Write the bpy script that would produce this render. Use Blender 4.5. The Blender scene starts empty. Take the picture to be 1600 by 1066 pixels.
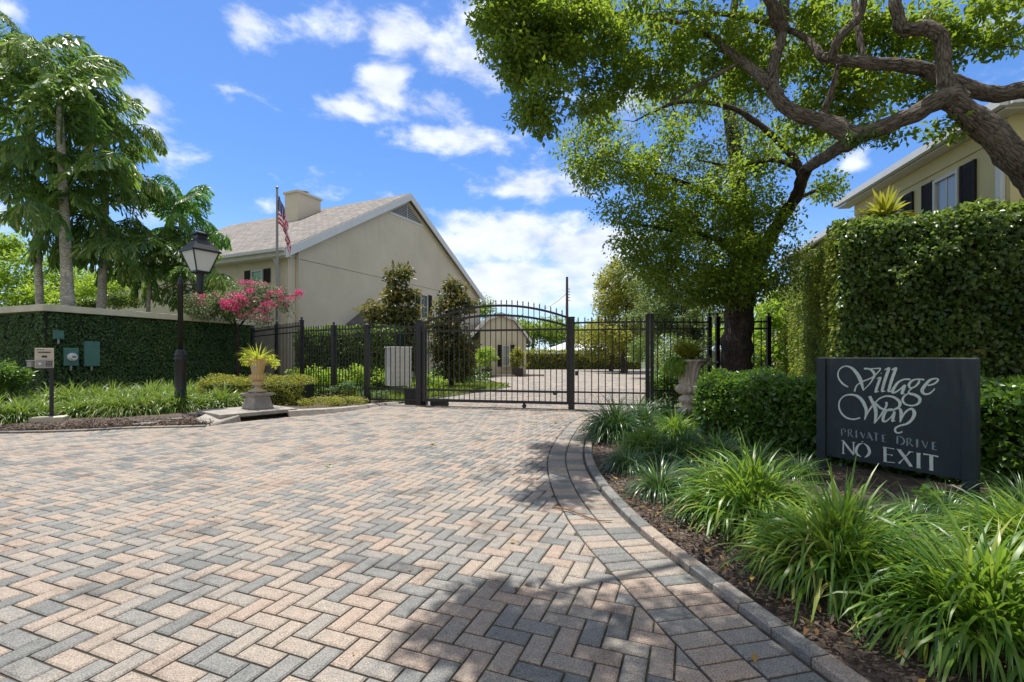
import bpy, math, random
import numpy as np
from mathutils import Vector, noise
R = math.radians
rng = np.random.default_rng(7)
random.seed(7)
sc = bpy.context.scene
COL = sc.collection
EYE, F, CX, HY = 1.2, 740.0, 800.0, 558.0      # eye height, focal length in photo pixels, principal point, horizon

# ------------------------------------------------------------------ camera
cam_d = bpy.data.cameras.new('camera'); cam = bpy.data.objects.new('camera', cam_d); COL.objects.link(cam)
cam.location = (0, 0, EYE); cam.rotation_euler = (R(90), 0, 0)
cam_d.sensor_width = 36; cam_d.lens = 36 * F / 1600; cam_d.shift_y = (HY - 533) / 1600
cam_d.clip_start = 0.05; cam_d.clip_end = 3000
sc.camera = cam
# ------------------------------------------------------------------ sun direction
SUN_EL = R(76.5); sx, sy = -0.66, 0.751
sdir = Vector((sx * math.cos(SUN_EL), sy * math.cos(SUN_EL), math.sin(SUN_EL)))
sl = bpy.data.lights.new('sun', 'SUN'); sun = bpy.data.objects.new('sun', sl); COL.objects.link(sun)
sl.energy = 4.6; sl.angle = R(0.53); sl.color = (1.0, 0.955, 0.89)
sun.rotation_euler = sdir.to_track_quat('Z', 'Y').to_euler()
sc.view_settings.view_transform = 'Standard'; sc.view_settings.look = 'None'
sc.view_settings.exposure = 0.5; sc.view_settings.gamma = 1; sc.view_settings.use_curve_mapping = False
try:
    sc.cycles.max_bounces = 8; sc.cycles.transparent_max_bounces = 8
except Exception: pass

# ------------------------------------------------------------------ node helper
class NT:
    def __init__(s, tree): s.t = tree; tree.nodes.clear()
    def n(s, typ, props=None, **ins):
        nd = s.t.nodes.new(typ)
        for k, v in (props or {}).items(): setattr(nd, k, v)
        for k, v in ins.items():
            key = int(k[1:]) if k[0] == 'i' and k[1:].isdigit() else k.replace('_', ' ')
            sock = nd.inputs[key]
            if isinstance(v, bpy.types.NodeSocket): s.t.links.new(v, sock)
            else: sock.default_value = v
        return nd
    def math(s, op, a, b=0.0, c=None, clamp=False):
        kw = dict(i0=a, i1=b)
        if c is not None: kw['i2'] = c
        return s.n('ShaderNodeMath', dict(operation=op, use_clamp=clamp), **kw).outputs[0]
    def ramp(s, fac, stops, interp='LINEAR'):
        nd = s.n('ShaderNodeValToRGB', None, i0=fac); cr = nd.color_ramp; cr.interpolation = interp
        while len(cr.elements) < len(stops): cr.elements.new(0.5)
        for e, (p, c) in zip(cr.elements, stops):
            e.position = p; e.color = c if len(c) == 4 else (*c, 1)
        return nd.outputs[0]
    def mix(s, fac, a, b, mode='MIX'):
        nd = s.n('ShaderNodeMix', dict(data_type='RGBA', blend_type=mode))
        for key, v in ((0, fac), (6, a), (7, b)):
            if isinstance(v, bpy.types.NodeSocket): s.t.links.new(v, nd.inputs[key])
            else: nd.inputs[key].default_value = v if key == 0 or len(v) == 4 else (*v, 1)
        return nd.outputs[2]
def ang(px, py):
    return math.atan2(px - CX, F), math.atan2(HY - py, math.hypot(F, px - CX))

# ------------------------------------------------------------------ world: sky and clouds by direction, with added grey fill out of view
w = bpy.data.worlds.new('World'); sc.world = w; w.use_nodes = True
T = NT(w.node_tree)
sky = T.n('ShaderNodeTexSky', dict(sky_type='NISHITA', sun_disc=False, sun_elevation=SUN_EL, sun_rotation=math.atan2(sx, sy), altitude=0, air_density=1.0, dust_density=0.6, ozone_density=1.0))
skyc = T.n('ShaderNodeHueSaturation', None, Saturation=1.22, Value=1.0, Color=sky.outputs[0]).outputs[0]
skyc = T.mix(1.0, skyc, (0.80, 0.93, 1.16), 'MULTIPLY')
tc = T.n('ShaderNodeTexCoord'); gen = tc.outputs['Generated']
sp = T.n('ShaderNodeSeparateXYZ', None, i0=gen)
az = T.math('ARCTAN2', sp.outputs[0], sp.outputs[1])
el = T.math('ARCSINE', sp.outputs[2])
clouds = [(235, 165, 60, 45, .9), (375, 30, 34, 44, .8), (15, 15, 50, 38, .9), (615, 50, 85, 60, 1.1), (610, 125, 60, 55, 1.0), (560, 175, 85, 26, .8), (690, 90, 60, 60, .9), (735, 90, 75, 75, 1.0), (655, 160, 90, 40, .95),
          (750, 30, 60, 50, .9), (695, 218, 100, 27, 1.15), (850, 292, 95, 38, 1.05), (800, 370, 170, 50, 1.4), (900, 385, 120, 40, 1.3), (800, 445, 260, 50, 1.35), (410, 328, 60, 22, .8), (250, 325, 80, 30, .75),
          (1335, 255, 34, 24, .95), (1550, 45, 75, 36, .85), (1230, 480, 160, 40, .8), (985, 150, 60, 50, .85), (0, 330, 60, 50, .7), (330, 300, 40, 14, .6),
          (-700, 200, 500, 120, .9), (2400, 200, 700, 160, .9)]
m = None
for (px, py, rx, ry, k) in clouds:
    a0, e0 = ang(px, py); a1, _ = ang(px + rx, py); _, e1 = ang(px, py - ry)
    dx = T.math('MULTIPLY', T.math('SUBTRACT', az, a0), 1 / max(1e-3, abs(a1 - a0)))
    dy = T.math('MULTIPLY', T.math('SUBTRACT', el, e0), 1 / max(1e-3, abs(e1 - e0)))
    q = T.math('ADD', T.math('MULTIPLY', dx, dx), T.math('MULTIPLY', dy, dy))
    g = T.math('MULTIPLY', T.math('EXPONENT', T.math('MULTIPLY', q, -1.1)), k)
    m = g if m is None else T.math('MAXIMUM', m, g)
mp = T.n('ShaderNodeMapping', None, Vector=gen); mp.inputs['Scale'].default_value = (1.0, 1.0, 1.9)
n1 = T.n('ShaderNodeTexNoise', None, Vector=mp.outputs[0], Scale=7.5, Detail=11.0, Roughness=0.6, Distortion=0.15).outputs[0]
n2 = T.n('ShaderNodeTexNoise', None, Vector=mp.outputs[0], Scale=15.0, Detail=6.0, Roughness=0.55).outputs[0]
bk = T.n('ShaderNodeMapRange', dict(interpolation_type='SMOOTHSTEP'), Value=sp.outputs[1], i1=0.15, i2=-0.25, i3=0.0, i4=1.0).outputs[0]
zn = T.n('ShaderNodeMapRange', dict(interpolation_type='SMOOTHSTEP'), Value=el, i1=0.74, i2=1.0, i3=0.0, i4=1.0).outputs[0]
fill_sky = T.math('MULTIPLY', T.math('MAXIMUM', bk, zn), 0.88)  # unseen grey cloud behind and overhead, added as neutral fill light
dens = T.math('ADD', T.math('MULTIPLY', m, 0.62), T.math('SUBTRACT', T.math('MULTIPLY', n1, 1.9), 0.95))
mask = T.n('ShaderNodeMapRange', dict(interpolation_type='SMOOTHSTEP'), Value=dens, i1=0.18, i2=0.66, i3=0.0, i4=0.90).outputs[0]
hz = T.n('ShaderNodeMapRange', dict(interpolation_type='SMOOTHSTEP'), Value=el, i1=-0.02, i2=0.30, i3=0.55, i4=0.0).outputs[0]
shade = T.n('ShaderNodeMapRange', None, Value=n2, i1=0.3, i2=0.65, i3=0.78, i4=1.06).outputs[0]
cl = T.n('ShaderNodeVectorMath', dict(operation='SCALE'), i0=(6.0, 6.35, 7.0), Scale=shade).outputs[0]
c1 = T.mix(hz, skyc, (4.6, 6.2, 8.6, 1))
c2 = T.mix(fill_sky, T.mix(mask, c1, cl), (4.0, 4.05, 4.15, 1))
bg = T.n('ShaderNodeBackground', None, Color=c2, Strength=0.12)
out = T.n('ShaderNodeOutputWorld', None, Surface=bg.outputs[0])

# ------------------------------------------------------------------ materials
def material(name):
    mt = bpy.data.materials.new(name); mt.use_nodes = True
    return mt, NT(mt.node_tree)
def finish(T_, surf): T_.n('ShaderNodeOutputMaterial', None, Surface=surf)
def objv(T_, scale=(1, 1, 1)):
    c = T_.n('ShaderNodeTexCoord').outputs['Object']
    mp_ = T_.n('ShaderNodeMapping', None, Vector=c); mp_.inputs['Scale'].default_value = scale
    return mp_.outputs[0]
def simple(name, col, rough=.6, var=.15, scale=6, bump=.0, bscale=60, metal=0, spec=.5, stretch=(1, 1, 1)):
    mt, t = material(name); v = objv(t, stretch)
    nz = t.n('ShaderNodeTexNoise', None, Vector=v, Scale=scale, Detail=6.0, Roughness=.6).outputs[0]
    lo = tuple(c * (1 - var) for c in col); hi = tuple(min(1, c * (1 + var)) for c in col)
    c = t.ramp(nz, [(.3, lo), (.7, hi)])
    b = t.n('ShaderNodeBsdfPrincipled', None, Base_Color=c, Roughness=rough, Metallic=metal)
    b.inputs['Specular IOR Level'].default_value = spec
    if bump:
        nb = t.n('ShaderNodeTexNoise', None, Vector=v, Scale=bscale, Detail=5.0).outputs[0]
        t.t.links.new(t.n('ShaderNodeBump', None, Strength=bump, Distance=.01, Height=nb).outputs[0], b.inputs['Normal'])
    finish(t, b.outputs[0]); return mt
def leafmat(name, stops, rough=.42, trans=.35, tcol=(.30, .42, .05), spec=.4, patch=2.0):
    mt, t = material(name)
    geo = t.n('ShaderNodeNewGeometry')
    r = geo.outputs['Random Per Island']
    nz = t.n('ShaderNodeTexNoise', None, Vector=objv(t), Scale=patch, Detail=2.0).outputs[0]
    f = t.math('ADD', t.math('MULTIPLY', r, .75), t.math('SUBTRACT', t.math('MULTIPLY', nz, .8), .28), clamp=True)
    c = t.ramp(f, stops)
    b = t.n('ShaderNodeBsdfPrincipled', None, Base_Color=c, Roughness=rough)
    b.inputs['Specular IOR Level'].default_value = spec
    tcn = t.mix(.6, c, tcol)
    tr = t.n('ShaderNodeBsdfTranslucent', None, Color=t.mix(1.0, tcn, (1.35, 1.35, 1.35), 'MULTIPLY'))
    mx = t.n('ShaderNodeMixShader', None, i0=trans, i1=b.outputs[0], i2=tr.outputs[0])
    finish(t, mx.outputs[0]); return mt
M = {}
M['leaf_oak'] = leafmat('leaf_oak', [(0, (.04, .08, .018)), (.4, (.085, .155, .022)), (.75, (.16, .235, .03)), (1, (.29, .31, .045))], trans=0.52, tcol=(0.34, 0.46, 0.03))
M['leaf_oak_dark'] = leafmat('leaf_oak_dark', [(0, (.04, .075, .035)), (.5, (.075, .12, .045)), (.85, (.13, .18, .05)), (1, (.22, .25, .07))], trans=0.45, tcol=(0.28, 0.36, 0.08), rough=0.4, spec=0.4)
M['leaf_yellow'] = leafmat('leaf_yellow', [(0, (.08, .11, .02)), (.5, (.18, .21, .035)), (1, (.36, .34, .06))], trans=0.45, tcol=(0.45, 0.45, 0.06))
M['leaf_ivy'] = leafmat('leaf_ivy', [(0, (.03, .07, .02)), (.45, (.075, .135, .03)), (.8, (.14, .21, .045)), (1, (.28, .27, .08))], rough=0.34, trans=0.38, tcol=(0.3, 0.42, 0.06), spec=0.6, patch=1.3)
M['leaf_ivy_blue'] = leafmat('leaf_ivy_blue', [(0, (.03, .075, .03)), (.6, (.08, .16, .055)), (1, (.17, .24, .08))], rough=0.42, trans=0.3, tcol=(0.25, 0.38, 0.1), spec=0.4, patch=1.3)
M['leaf_hedge'] = leafmat('leaf_hedge', [(0, (.025, .06, .012)), (.5, (.06, .14, .02)), (1, (.16, .27, .035))], rough=.28, trans=.3, tcol=(.25, .42, .04), spec=.6)
M['leaf_bright'] = leafmat('leaf_bright', [(0, (.08, .16, .02)), (.5, (.17, .30, .03)), (1, (.36, .46, .06))], trans=.45, tcol=(.45, .6, .05))
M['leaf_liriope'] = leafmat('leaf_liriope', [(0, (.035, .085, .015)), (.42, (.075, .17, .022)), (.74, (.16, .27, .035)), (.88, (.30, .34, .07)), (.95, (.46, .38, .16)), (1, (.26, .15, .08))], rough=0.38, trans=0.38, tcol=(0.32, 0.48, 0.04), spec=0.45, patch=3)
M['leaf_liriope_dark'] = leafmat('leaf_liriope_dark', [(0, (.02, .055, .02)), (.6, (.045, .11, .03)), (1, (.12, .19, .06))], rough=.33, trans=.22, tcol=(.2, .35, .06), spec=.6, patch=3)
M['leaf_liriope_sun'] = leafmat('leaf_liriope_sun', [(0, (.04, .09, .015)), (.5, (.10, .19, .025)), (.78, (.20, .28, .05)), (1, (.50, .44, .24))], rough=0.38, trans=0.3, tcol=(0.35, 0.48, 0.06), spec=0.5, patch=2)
M['leaf_palm'] = leafmat('leaf_palm', [(0, (.025, .07, .028)), (.42, (.065, .155, .04)), (.76, (.16, .25, .05)), (1, (.46, .46, .14))], rough=0.36, trans=0.42, tcol=(0.3, 0.45, 0.06), spec=0.55, patch=1)
M['leaf_palm_bright'] = leafmat('leaf_palm_bright', [(0, (.03, .10, .025)), (.6, (.07, .18, .03)), (1, (.15, .26, .04))], rough=0.38, trans=0.45, tcol=(0.22, 0.45, 0.05), spec=0.5, patch=1)
M['leaf_magnolia'] = leafmat('leaf_magnolia', [(0, (.035, .06, .02)), (.45, (.07, .10, .025)), (.7, (.15, .14, .035)), (1, (.28, .18, .07))], rough=0.42, trans=0.25, tcol=(0.3, 0.28, 0.05), spec=0.4, patch=1.5)
M['leaf_yucca'] = leafmat('leaf_yucca', [(0, (.10, .14, .02)), (.5, (.24, .27, .03)), (1, (.45, .40, .06))], rough=.35, trans=.35, tcol=(.5, .5, .05))
M['leaf_lime'] = leafmat('leaf_lime', [(0, (.20, .28, .03)), (.5, (.38, .44, .04)), (1, (.60, .56, .10))], rough=.4, trans=.4, tcol=(.6, .65, .05))
M['leaf_variegated'] = leafmat('leaf_variegated', [(0, (.04, .08, .03)), (.5, (.12, .18, .07)), (.8, (.40, .42, .28)), (1, (.55, .55, .42))], rough=.45, trans=.25, tcol=(.3, .35, .15))
M['petal'] = leafmat('petal', [(0, (.38, .015, .12)), (.5, (.62, .04, .20)), (1, (.78, .16, .32))], rough=0.6, trans=0.3, tcol=(0.75, 0.08, 0.3), spec=0.2)
M['leaf_ivy_sun_tint'] = leafmat('leaf_ivy_sun_tint', [(0, (.06, .11, .02)), (.5, (.16, .23, .03)), (1, (.36, .36, .08))], rough=0.42, trans=0.4, tcol=(0.4, 0.48, 0.06), spec=0.4, patch=1.3)  # brighter, yellower ivy: sunlight on the side face put into the leaf colour
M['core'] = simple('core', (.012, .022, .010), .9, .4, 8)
M['grass'] = leafmat('grass', [(0, (.08, .14, .02)), (.5, (.18, .26, .03)), (1, (.34, .38, .06))], trans=.3, tcol=(.4, .5, .05))

def bark(name, c0, c1, scale=14, st=.28):
    mt, t = material(name); a = t.n('ShaderNodeAttribute', dict(attribute_name='barkco')).outputs['Vector']
    mp_ = t.n('ShaderNodeMapping', None, Vector=a); mp_.inputs['Scale'].default_value = (1, 1, st)
    dist = t.n('ShaderNodeTexNoise', None, Vector=mp_.outputs[0], Scale=scale * .7, Detail=3.0).outputs['Color']
    vv = t.n('ShaderNodeVectorMath', dict(operation='MULTIPLY_ADD'), i0=dist, i1=(.09, .09, .09), i2=mp_.outputs[0]).outputs[0]
    n0 = t.n('ShaderNodeTexNoise', None, Vector=vv, Scale=scale * 1.9, Detail=9.0, Roughness=.72).outputs[0]
    vo = t.n('ShaderNodeTexVoronoi', dict(feature='DISTANCE_TO_EDGE'), Vector=vv, Scale=scale * 2.4).outputs[0]
    lich = t.n('ShaderNodeTexNoise', None, Vector=a, Scale=3.2, Detail=6.0, Roughness=.65).outputs[0]
    f = t.math('ADD', t.math('MULTIPLY', n0, .9), t.math('MULTIPLY', t.math('MINIMUM', vo, .25), 1.2))
    c = t.ramp(f, [(.36, c0), (.60, c1), (.80, tuple(x * 1.5 for x in c1))])
    c = t.mix(t.ramp(lich, [(.52, (0, 0, 0)), (.66, (.7, .7, .7))]), c, tuple(min(1, x * 1.7 + .03) for x in c1))
    b = t.n('ShaderNodeBsdfPrincipled', None, Base_Color=c, Roughness=.92)
    b.inputs['Specular IOR Level'].default_value = .2
    t.t.links.new(t.n('ShaderNodeBump', None, Strength=1.0, Distance=.035, Height=f).outputs[0], b.inputs['Normal'])
    finish(t, b.outputs[0]); return mt
M['bark'] = bark('bark', (.018, .014, .011), (.15, .125, .10))
M['bark_dark'] = bark('bark_dark', (.018, .014, .012), (.07, .055, .045))
M['bark_palm'] = bark('bark_palm', (.33, .30, .25), (.44, .41, .34), 3, 2.2)

def paver_mat(name, fine):
    mt, t = material(name); v = objv(t)
    if fine:
        r = t.n('ShaderNodeNewGeometry').outputs['Random Per Island']
    else:
        vv = t.n('ShaderNodeTexVoronoi', None, Vector=objv(t, (6, 6, 1)), Scale=1.0)
        r = t.n('ShaderNodeSeparateColor', None, i0=vv.outputs['Color']).outputs[0]
    big = t.n('ShaderNodeTexNoise', None, Vector=v, Scale=.55, Detail=3.0).outputs[0]
    mid = t.n('ShaderNodeTexNoise', None, Vector=v, Scale=9.0, Detail=3.0).outputs[0]
    f = t.math('ADD', r, t.math('ADD', t.math('MULTIPLY', t.math('SUBTRACT', big, .5), .7), t.math('MULTIPLY', t.math('SUBTRACT', mid, .5), .45)), clamp=True)
    c = t.ramp(f, [(0, (.17, .172, .165)), (.2, (.215, .212, .20)), (.36, (.255, .24, .22)), (.5, (.30, .266, .228)), (.7, (.325, .276, .230)), (1, (.345, .27, .218))])
    sp_ = t.n('ShaderNodeTexNoise', None, Vector=v, Scale=150.0, Detail=4.0, Roughness=.9).outputs[0]
    c = t.mix(1.0, c, t.ramp(sp_, [(.36, (.38, .38, .38)), (.5, (1.0, 1.0, 1.0)), (.64, (1.65, 1.65, 1.6))]), 'MULTIPLY')
    st = t.n('ShaderNodeTexNoise', None, Vector=v, Scale=1.7, Detail=7.0, Roughness=.7).outputs[0]
    c = t.mix(1.0, c, t.ramp(st, [(.34, (.62, .61, .60)), (.47, (.97, .97, .97)), (.75, (1.10, 1.08, 1.05))]), 'MULTIPLY')
    spot = t.n('ShaderNodeTexNoise', None, Vector=v, Scale=4.3, Detail=8.0, Roughness=.75, Distortion=.6).outputs[0]
    c = t.mix(t.ramp(spot, [(.60, (0, 0, 0)), (.70, (.55, .55, .55))]), c, (.10, .09, .08))
    st2 = t.n('ShaderNodeTexNoise', None, Vector=v, Scale=26.0, Detail=5.0, Roughness=.7).outputs[0]
    c = t.mix(1.0, c, t.ramp(st2, [(.3, (.80, .80, .80)), (.55, (1.0, 1.0, 1.0)), (.8, (1.1, 1.1, 1.08))]), 'MULTIPLY')
    b = t.n('ShaderNodeBsdfPrincipled', None, Base_Color=c, Roughness=.85)
    b.inputs['Specular IOR Level'].default_value = .25
    t.t.links.new(t.n('ShaderNodeBump', None, Strength=.55, Distance=.003, Height=sp_).outputs[0], b.inputs['Normal'])
    finish(t, b.outputs[0]); return mt
M['paver'] = paver_mat('paver', True); M['paver_far'] = paver_mat('paver_far', False)
M['joint'] = simple('joint', (.055, .050, .036), .95, .6, 5, .5, 200)
M['earth'] = simple('earth', (.07, .09, .035), .95, .4, 2, .3, 30)
M['mulch'] = simple('mulch', (.085, .062, .048), .95, .55, 30, 1.0, 70)
M['chip'] = leafmat('chip', [(0, (.03, .022, .018)), (.5, (.09, .065, .05)), (.85, (.19, .15, .12)), (1, (.34, .29, .24))], trans=.0, rough=.9, spec=.1)
M['concrete'] = simple('concrete', (.30, .275, .24), .9, .3, 7, .6, 80)
M['concrete_dark'] = simple('concrete_dark', (.22, .20, .16), .9, .35, 7, .5, 80)
M['iron'] = simple('iron', (.012, .012, .013), .42, .3, 9, .1, 120)
def faded_paint():
    mt, t = material('charcoal_paint'); v = objv(t)
    big = t.n('ShaderNodeTexNoise', None, Vector=v, Scale=3.5, Detail=8.0, Roughness=.7).outputs[0]
    run = t.n('ShaderNodeTexNoise', None, Vector=objv(t, (1, 1, .08)), Scale=22.0, Detail=5.0, Roughness=.6).outputs[0]
    spk = t.n('ShaderNodeTexNoise', None, Vector=v, Scale=75.0, Detail=3.0, Roughness=.7).outputs[0]
    c = t.ramp(big, [(.3, (.010, .018, .022)), (.55, (.016, .026, .030)), (.75, (.034, .046, .048))])
    c = t.mix(t.ramp(run, [(.55, (0, 0, 0)), (.75, (.35, .35, .35))]), c, (.05, .065, .065))
    c = t.mix(t.ramp(spk, [(.70, (0, 0, 0)), (.76, (.8, .8, .8))]), c, (.14, .14, .12))
    b = t.n('ShaderNodeBsdfPrincipled', None, Base_Color=c, Roughness=.65)
    t.t.links.new(t.n('ShaderNodeBump', None, Strength=.25, Distance=.004, Height=run).outputs[0], b.inputs['Normal'])
    finish(t, b.outputs[0]); return mt
M['charcoal_paint'] = faded_paint()
M['letter'] = simple('letter', (.55, .60, .54), .6, .15, 40)
M['letter_worn'] = simple('letter_worn', (.22, .27, .28), .7, .5, 60)
M['cap'] = simple('cap', (.62, .58, .43), .8, .12, 3, .2, 60)
def stucco(name, col):
    mt, t = material(name); v = objv(t)
    big = t.n('ShaderNodeTexNoise', None, Vector=v, Scale=.5, Detail=6.0, Roughness=.6).outputs[0]
    strk = t.n('ShaderNodeTexNoise', None, Vector=objv(t, (1, 1, .07)), Scale=3.2, Detail=7.0, Roughness=.65).outputs[0]
    fine = t.n('ShaderNodeTexNoise', None, Vector=v, Scale=90.0, Detail=4.0).outputs[0]
    c = t.mix(1.0, (*col, 1), t.ramp(big, [(.3, (.88, .88, .87)), (.7, (1.06, 1.06, 1.05))]), 'MULTIPLY')
    c = t.mix(1.0, c, t.ramp(strk, [(.28, (.93, .92, .90)), (.45, (1, 1, 1)), (.8, (1.02, 1.02, 1.01))]), 'MULTIPLY')
    b = t.n('ShaderNodeBsdfPrincipled', None, Base_Color=c, Roughness=.93)
    t.t.links.new(t.n('ShaderNodeBump', None, Strength=.5, Distance=.01, Height=fine).outputs[0], b.inputs['Normal'])
    finish(t, b.outputs[0]); return mt
M['stucco'] = stucco('stucco', (.66, .59, .46)); M['stucco_yellow'] = stucco('stucco_yellow', (.68, .58, .30))
M['white'] = simple('white', (.68, .69, .69), .6, .06, 4)
M['trim_white'] = simple('trim_white', (.62, .60, .54), .6, .07, 4)
M['shutter'] = simple('shutter', (.016, .013, .012), .8, .3, 8)
M['urn'] = simple('urn', (.52, .46, .37), .85, .3, 9, .6, 60)
def urn_stained():
    mt, t = material('urn_stained'); v = objv(t, (1, 1, .6))
    n0 = t.n('ShaderNodeTexNoise', None, Vector=v, Scale=5.0, Detail=5.0).outputs[0]
    c = t.ramp(n0, [(.35, (.40, .38, .32)), (.5, (.50, .36, .16)), (.7, (.42, .25, .08))])
    b = t.n('ShaderNodeBsdfPrincipled', None, Base_Color=c, Roughness=.85); finish(t, b.outputs[0]); return mt
M['urn_stained'] = urn_stained()
M['meter_green'] = simple('meter_green', (.075, .19, .16), .5, .15, 8)
M['grey_metal'] = simple('grey_metal', (.30, .30, .28), .45, .15, 8, metal=.3)
M['black_plastic'] = simple('black_plastic', (.015, .015, .015), .5, .2, 8)
M['beige'] = simple('beige', (.52, .47, .36), .6, .1, 8)
M['terracotta'] = simple('terracotta', (.05, .04, .035), .7, .2, 8)
M['wood_pole'] = simple('wood_pole', (.08, .065, .05), .9, .3, 10)
M['tent'] = simple('tent', (.72, .75, .80), .7, .05, 1)
M['car_paint'] = simple('car_paint', (.62, .64, .66), .25, .03, 2)
M['tyre'] = simple('tyre', (.02, .02, .02), .8)
def shingle(name='shingle', a=(.185, .172, .16), bcol=(.285, .262, .238)):
    mt, t = material(name); uv = t.n('ShaderNodeTexCoord').outputs['UV']
    br = t.n('ShaderNodeTexBrick', dict(offset=.5), Vector=uv, Color1=(*a, 1), Color2=(*bcol, 1), Mortar=(.13, .11, .10, 1), Scale=1.0, Mortar_Size=.018, Bias=-.1)
    br.inputs['Brick Width'].default_value = .42; br.inputs['Row Height'].default_value = .22
    nz = t.n('ShaderNodeTexNoise', None, Vector=uv, Scale=2.5, Detail=6.0).outputs[0]
    c = t.mix(1.0, br.outputs[0], t.ramp(nz, [(.3, (.75, .75, .75)), (.7, (1.2, 1.18, 1.15))]), 'MULTIPLY')
    b = t.n('ShaderNodeBsdfPrincipled', None, Base_Color=c, Roughness=.95)
    t.t.links.new(t.n('ShaderNodeBump', None, Strength=.6, Distance=.02, Height=br.outputs[1]).outputs[0], b.inputs['Normal'])
    finish(t, b.outputs[0]); return mt
M['shingle'] = shingle(); M['shingle_dark'] = shingle('shingle_dark', (.09, .09, .10), (.12, .12, .13))
def glass(name, col, rough=.08):
    mt, t = material(name)
    b = t.n('ShaderNodeBsdfPrincipled', None, Base_Color=(*col, 1), Roughness=rough); b.inputs['Specular IOR Level'].default_value = .8
    finish(t, b.outputs[0]); return mt
M['glass'] = glass('glass', (.10, .14, .14)); M['glass_blind'] = glass('glass_blind', (.34, .37, .38), .15)
M['glass_teal'] = glass('glass_teal', (.12, .36, .30)); M['frosted'] = glass('frosted', (.62, .64, .62), .5)
def flag_mat():
    mt, t = material('flag_cloth'); uv = t.n('ShaderNodeTexCoord').outputs['UV']; s = t.n('ShaderNodeSeparateXYZ', None, i0=uv)
    st = t.math('LESS_THAN', t.math('MODULO', t.math('MULTIPLY', s.outputs[1], 13), 2.0), 1.0)
    c = t.mix(st, (.80, .80, .80), (.62, .02, .05))
    can = t.math('MULTIPLY', t.math('LESS_THAN', s.outputs[0], .4), t.math('GREATER_THAN', s.outputs[1], 6 / 13))
    vo = t.n('ShaderNodeTexVoronoi', dict(feature='F1'), Vector=uv, Scale=14.0, Randomness=0.0).outputs['Distance']
    star = t.math('LESS_THAN', vo, .26)
    c = t.mix(can, c, t.mix(star, (.02, .035, .18), (.8, .8, .82)))
    b = t.n('ShaderNodeBsdfPrincipled', None, Base_Color=c, Roughness=.8)
    tr = t.n('ShaderNodeBsdfTranslucent', None, Color=c)
    finish(t, t.n('ShaderNodeMixShader', None, i0=.3, i1=b.outputs[0], i2=tr.outputs[0]).outputs[0]); return mt
M['flag'] = flag_mat()

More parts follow.
